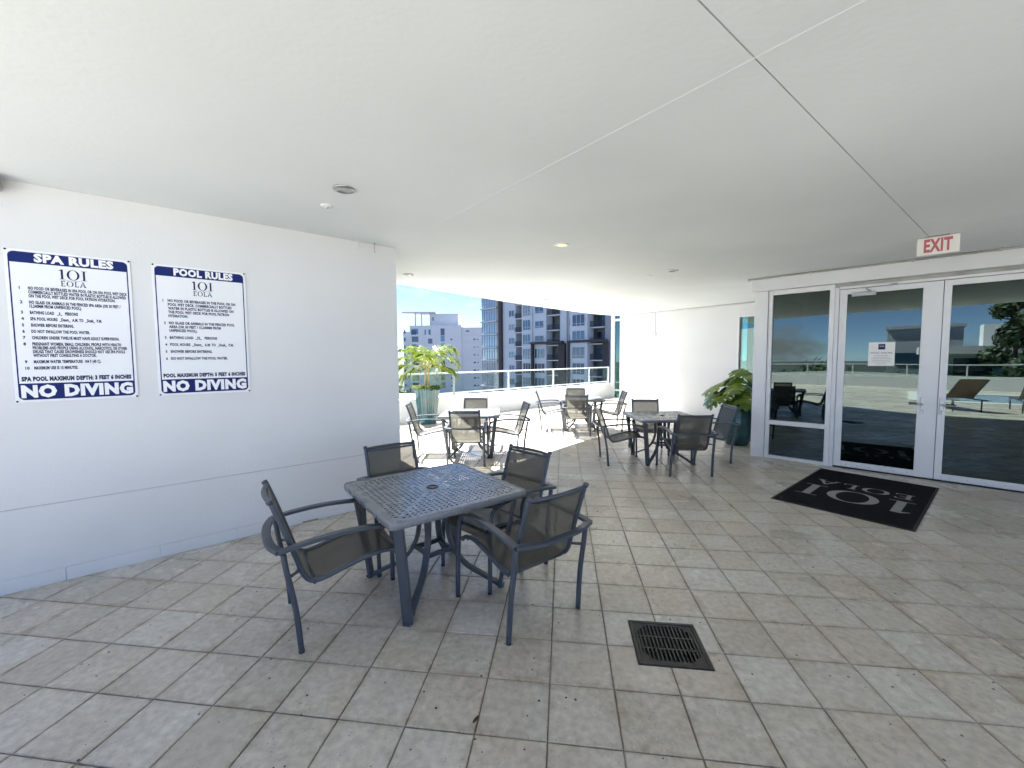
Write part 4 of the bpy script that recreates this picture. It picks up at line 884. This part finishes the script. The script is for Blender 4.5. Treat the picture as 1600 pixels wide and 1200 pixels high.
for z in range(-3, 5):
    zz = z * 2.95 - 1.2; wwin(3.2, 5.7, zz + .3, zz + 2.4)
    if z < 4: wwin(14.2, 15.7, zz + .4, zz + 2.6); wwin(17.9, 18.6, zz + .9, zz + 1.5); wwin(26.5, 27.4, zz + .9, zz + 1.5, .76); wwin(28, 28.5, zz + .9, zz + 1.5, .76)
    s = MB(); s.span((23, 35.9), (.55, .79), (zz - .25, zz + .25), 'w_white'); s.obj('balcony_slab', wb); wwin(-.2, .5, zz + .6, zz + 2.0, 1.46)
wwin(10.4, 11.3, 16.2, 17.6, 2.96); wwin(8.1, 8.7, 10.7, 12.6); wwin(9.6, 10.4, 10.7, 12.6); wwin(14.2, 15.7, 10.4, 13.0); wwin(23.7, 25, 11.7, 12.3, .76); wwin(3.0, 5.0, 10.7, 12.4); wwin(9.4, 11.0, 7.3, 9.2)

# ------------------------------------------------------------------ trees
def tree(label, x, y, zb, h, rad, seed, kind='tree', cat='tree', group='trees beyond the deck', nl=2600, ls=.42):
    rnd = random.Random(seed); t = thing('tree' if kind == 'tree' else 'conifer_tree', label, cat, (x, y, zb), 0, group)
    tr = MB(); tr.sweep(curve([(0, 0, 0), (.1, .05, h * .3), (-.1, .1, h * .6), (0, 0, h * .92)], 4), 'bark', .06 * h * .7, n=8, taper=lambda q: 1 - .85 * q)
    cl = []
    if kind == 'tree':
        for k in range(26):
            a = rnd.uniform(0, 6.283); q = rnd.uniform(.2, 1); zz = rnd.uniform(.42, .97); rr_ = rad * q * math.sqrt(max(.05, 1 - ((zz - .62) / .42) ** 2)); cl.append((Vector((rr_ * math.cos(a), rr_ * math.sin(a), zz * h)), rad * rnd.uniform(.2, .38)))
        for c, r0 in cl[:9]: tr.sweep(curve([(0, 0, h * .35), (c.x * .4, c.y * .4, (h * .35 + c.z) / 2), tuple(c)], 3), 'bark', .018 * h, n=6, taper=lambda q: 1 - .7 * q)
    else:
        for k in range(30):
            zz = .15 + .85 * k / 30; a = k * 2.4; rr_ = rad * (1.05 - zz) * rnd.uniform(.5, 1); cl.append((Vector((rr_ * math.cos(a), rr_ * math.sin(a), zz * h)), rad * (.16 + .3 * (1 - zz))))
    tr.obj('trunk', t); lf = MB(); m_ = 'tree' if kind == 'tree' else 'conifer'
    for k in range(nl):
        c, r0 = cl[rnd.randrange(len(cl))]; d = Vector((rnd.gauss(0, 1), rnd.gauss(0, 1), rnd.gauss(0, .75))).normalized() * r0 * rnd.uniform(.55, 1.1); p = c + d
        nrm = (d.normalized() + Vector((rnd.uniform(-.7, .7), rnd.uniform(-.7, .7), rnd.uniform(-.3, .9)))).normalized(); a = nrm.orthogonal().normalized(); a = (Matrix.Rotation(rnd.uniform(0, 6.28), 3, nrm) @ a); b_ = nrm.cross(a); s = ls * rnd.uniform(.6, 1.2)
        lf.add([p - a * s, p + b_ * s * .45, p + a * s, p - b_ * s * .45], [(0, 1, 2, 3)], m_)
    lf.obj('crown', t)
tree('dark leafy tree behind the glass railing beside the palm planter', -19.5, 42, -14, 11.6, 5.0, 1, nl=3600)
tree('broad tree whose top shows through the glass left of the tower foot', -9.2, 52, -14, 9.9, 4.2, 2, nl=3600)
tree('low tree top showing through the glass before the tower windows', -1.2, 56, -14, 9.6, 4.0, 3, nl=3000)
tree('tree by the foot of the white building, mostly below the parapet', -29, 62, -14, 11, 4.5, 4, nl=3000)
GX = Vector((-.6, -.8))
def back(dn, de): p = DN * dn + DE * de; return p.x, p.y
x, y = back(34, 6.0); tree('tall dark conifer that rises above the mint building', x, y, -14, 24.5, 3.2, 7, 'conifer', nl=9000, ls=.26)
for i, (dn, de, h) in enumerate(((46, -8, 14.2), (48, -18, 14.8), (44, -2.5, 13.2), (38, 3.0, 12.6), (50, 22, 17), (42, 14, 14.5), (52, -30, 15.5))):
    x, y = back(dn, de); tree('dark leafy tree in the far row behind the pool, reflected in the glass doors', x, y, -14, h, 5.5, 30 + i, group='trees behind the pool', nl=4200, ls=.34)

# ------------------------------------------------------------------ pool deck behind the camera (seen in the door glass)
MB().prism([(-30, YB - .0005), (-30, -30), (30, -30), (30, YB - .0005)], -.3, -.001, 'deck').obj('pool_deck', kind='structure')
MB().prism([(-16, YB), (-9.001, YB), (-9.001, 12), (-16, 12)], -.3, -.0015, 'deck').obj('side_deck', kind='structure')
def frame2(dn, de): p = DN * dn + DE * de; return (p.x, p.y, 0)
# pool laid out in the door frame: x along the doors, y away from them
pc = frame2(8.0, 6.8); PR = DRZ
MB().span((-6.3, 6.3), (-2.0, 2.0), (.002, .006), 'water').obj('pool_water', None, pc, PR, 'structure')
cp = MB()
for (a, c) in (((-6.75, 6.75), (-2.45, -2.001)), ((-6.75, 6.75), (2.001, 2.45)), ((-6.75, -6.301), (-2.0, 2.0)), ((6.301, 6.75), (-2.0, 2.0))): cp.span(a, c, (.0005, .03), 'coping')
tag(cp.obj('pool_coping', None, pc, PR), 'pale stone coping round the swimming pool', 'pool coping')
q = frame2(13.2, 0); t = thing('parapet_wall', 'low white parapet wall on the far side of the pool', 'parapet', q, DRZ); MB().span((-30, 22), (-.2, 0), (0, .55), 'wall').obj('wall_panel', t)
railing('glass_railing', 'glass railing on the parapet at the far side of the pool', q, DRZ, [-26 + 2.0 * k for k in range(24)], -28, 22, set(), .551, -.1)
def lounger(label, dn, de, deg, first=[None]):
    x, y, _ = frame2(dn, de)
    if first[0] is not None:
        r = copy_tree(first[0]); r.location = (x, y, 0); r.rotation_euler = (0, 0, R(deg)); r['label'] = label; return r
    root = thing('sun_lounger', label, 'sun lounger', (x, y, 0), R(deg), 'sun loungers by the pool'); first[0] = root
    for s in (-1, 1):
        MB().sweep([(s * .31, -.75, .33), (s * .31, .95, .33)], 'frame', .035, n=8).obj('side_rail', root); MB().sweep([(s * .31, .3, .34), (s * .31, .95, .92)], 'frame', .03, n=8).obj('back_frame', root)
        for yy in (-.6, .7): MB().sweep([(s * .31, yy, .32), (s * .31, yy, .002)], 'frame', .035, n=8).obj('leg', root)
    MB().box((0, -.22, .35), (.58, 1.05, .012), 'cushion').obj('seat_sling', root)
    bk = MB(); bk.box((0, 0, 0), (.58, .87, .012), 'cushion'); o = bk.obj('back_sling', root, (0, .63, .64)); o.rotation_euler = (R(42), 0, 0)
lounger('brown sling sun lounger on the sunlit deck nearest the roof edge', 3.2, 1.0, -60)
lounger('brown sling sun lounger near the corner of the pool', 3.6, 2.6, -40)
lounger('brown sling sun lounger along the side of the pool', 4.0, 4.6, -37)
lounger('brown sling sun lounger at the end of the row by the pool', 4.1, 6.4, -37)
x, y, _ = frame2(40, 14); gb = thing('mint_building', 'long low mint building with white roof edge behind the pool', 'building', (x, y, 0), DRZ)
MB().span((-13, 24), (-12, 0), (-14, 1.75), 'g_building').obj('wall', gb); MB().span((-13.3, 24.3), (-12.3, .3), (1.751, 2.4), 'w_white').obj('roof_edge', gb)
for k in range(8): MB().span((-11 + 4.3 * k, -8.6 + 4.3 * k), (.001, .06), (-.3, 1.4), 't_glass').obj('window', gb)
for (a, c) in ((-9, 2.4), (5, 2)): MB().span((a, a + c), (-6, -3), (2.401, 4.3), 'w_white').obj('roof_house', gb)
x, y, _ = frame2(62, -2); gb = thing('white_tower_block', 'white slab tower block behind the trees past the pool', 'building', (x, y, 0), DRZ)
MB().span((0, 7), (-6, 0), (-14, 5.0), 'w_white').obj('wall', gb); MB().span((-.2, 7.2), (-6.2, .2), (5.001, 5.4), 'w_white').obj('roof', gb)
for k in range(4): MB().span((.8, 3.0), (.001, .06), (-8 + 2.8 * k, -6.4 + 2.8 * k), 't_glass').obj('window', gb)
# ------------------------------------------------------------------ litter on the tiles
for (x, y, a, L_, lb) in ((-.377, 1.651, 1.15, .045, 'thin dark dry leaf lying on the tiles nearest the viewer'), (-3.70, 2.14, .3, .05, 'small dark dry leaf on the tiles at the foot of the white wall')):
    t = MB(); d = []
    for k in range(7): u = k / 6; w_ = .16 * math.sin(math.pi * u) + .01; d.append((u, w_))
    vs = [((u - .5) * L_, w_ * L_, .003 + .006 * abs(u - .5)) for u, w_ in d] + [((u - .5) * L_, -w_ * L_, .003 + .004 * u) for u, w_ in d]
    t.add(vs, [(k, k + 1, k + 8, k + 7) for k in range(6)], 'litter'); tag(t.obj('dry_leaf', None, (x, y, 0), a), lb, 'leaf', 'dry leaves on the tiles')
# ------------------------------------------------------------------ ground
MB().prism([(1800 * math.cos(2 * math.pi * k / 48), 1800 * math.sin(2 * math.pi * k / 48)) for k in range(48)], -14.6, -14.0, 'street').obj('ground', kind='structure')
# the storeys that carry the deck
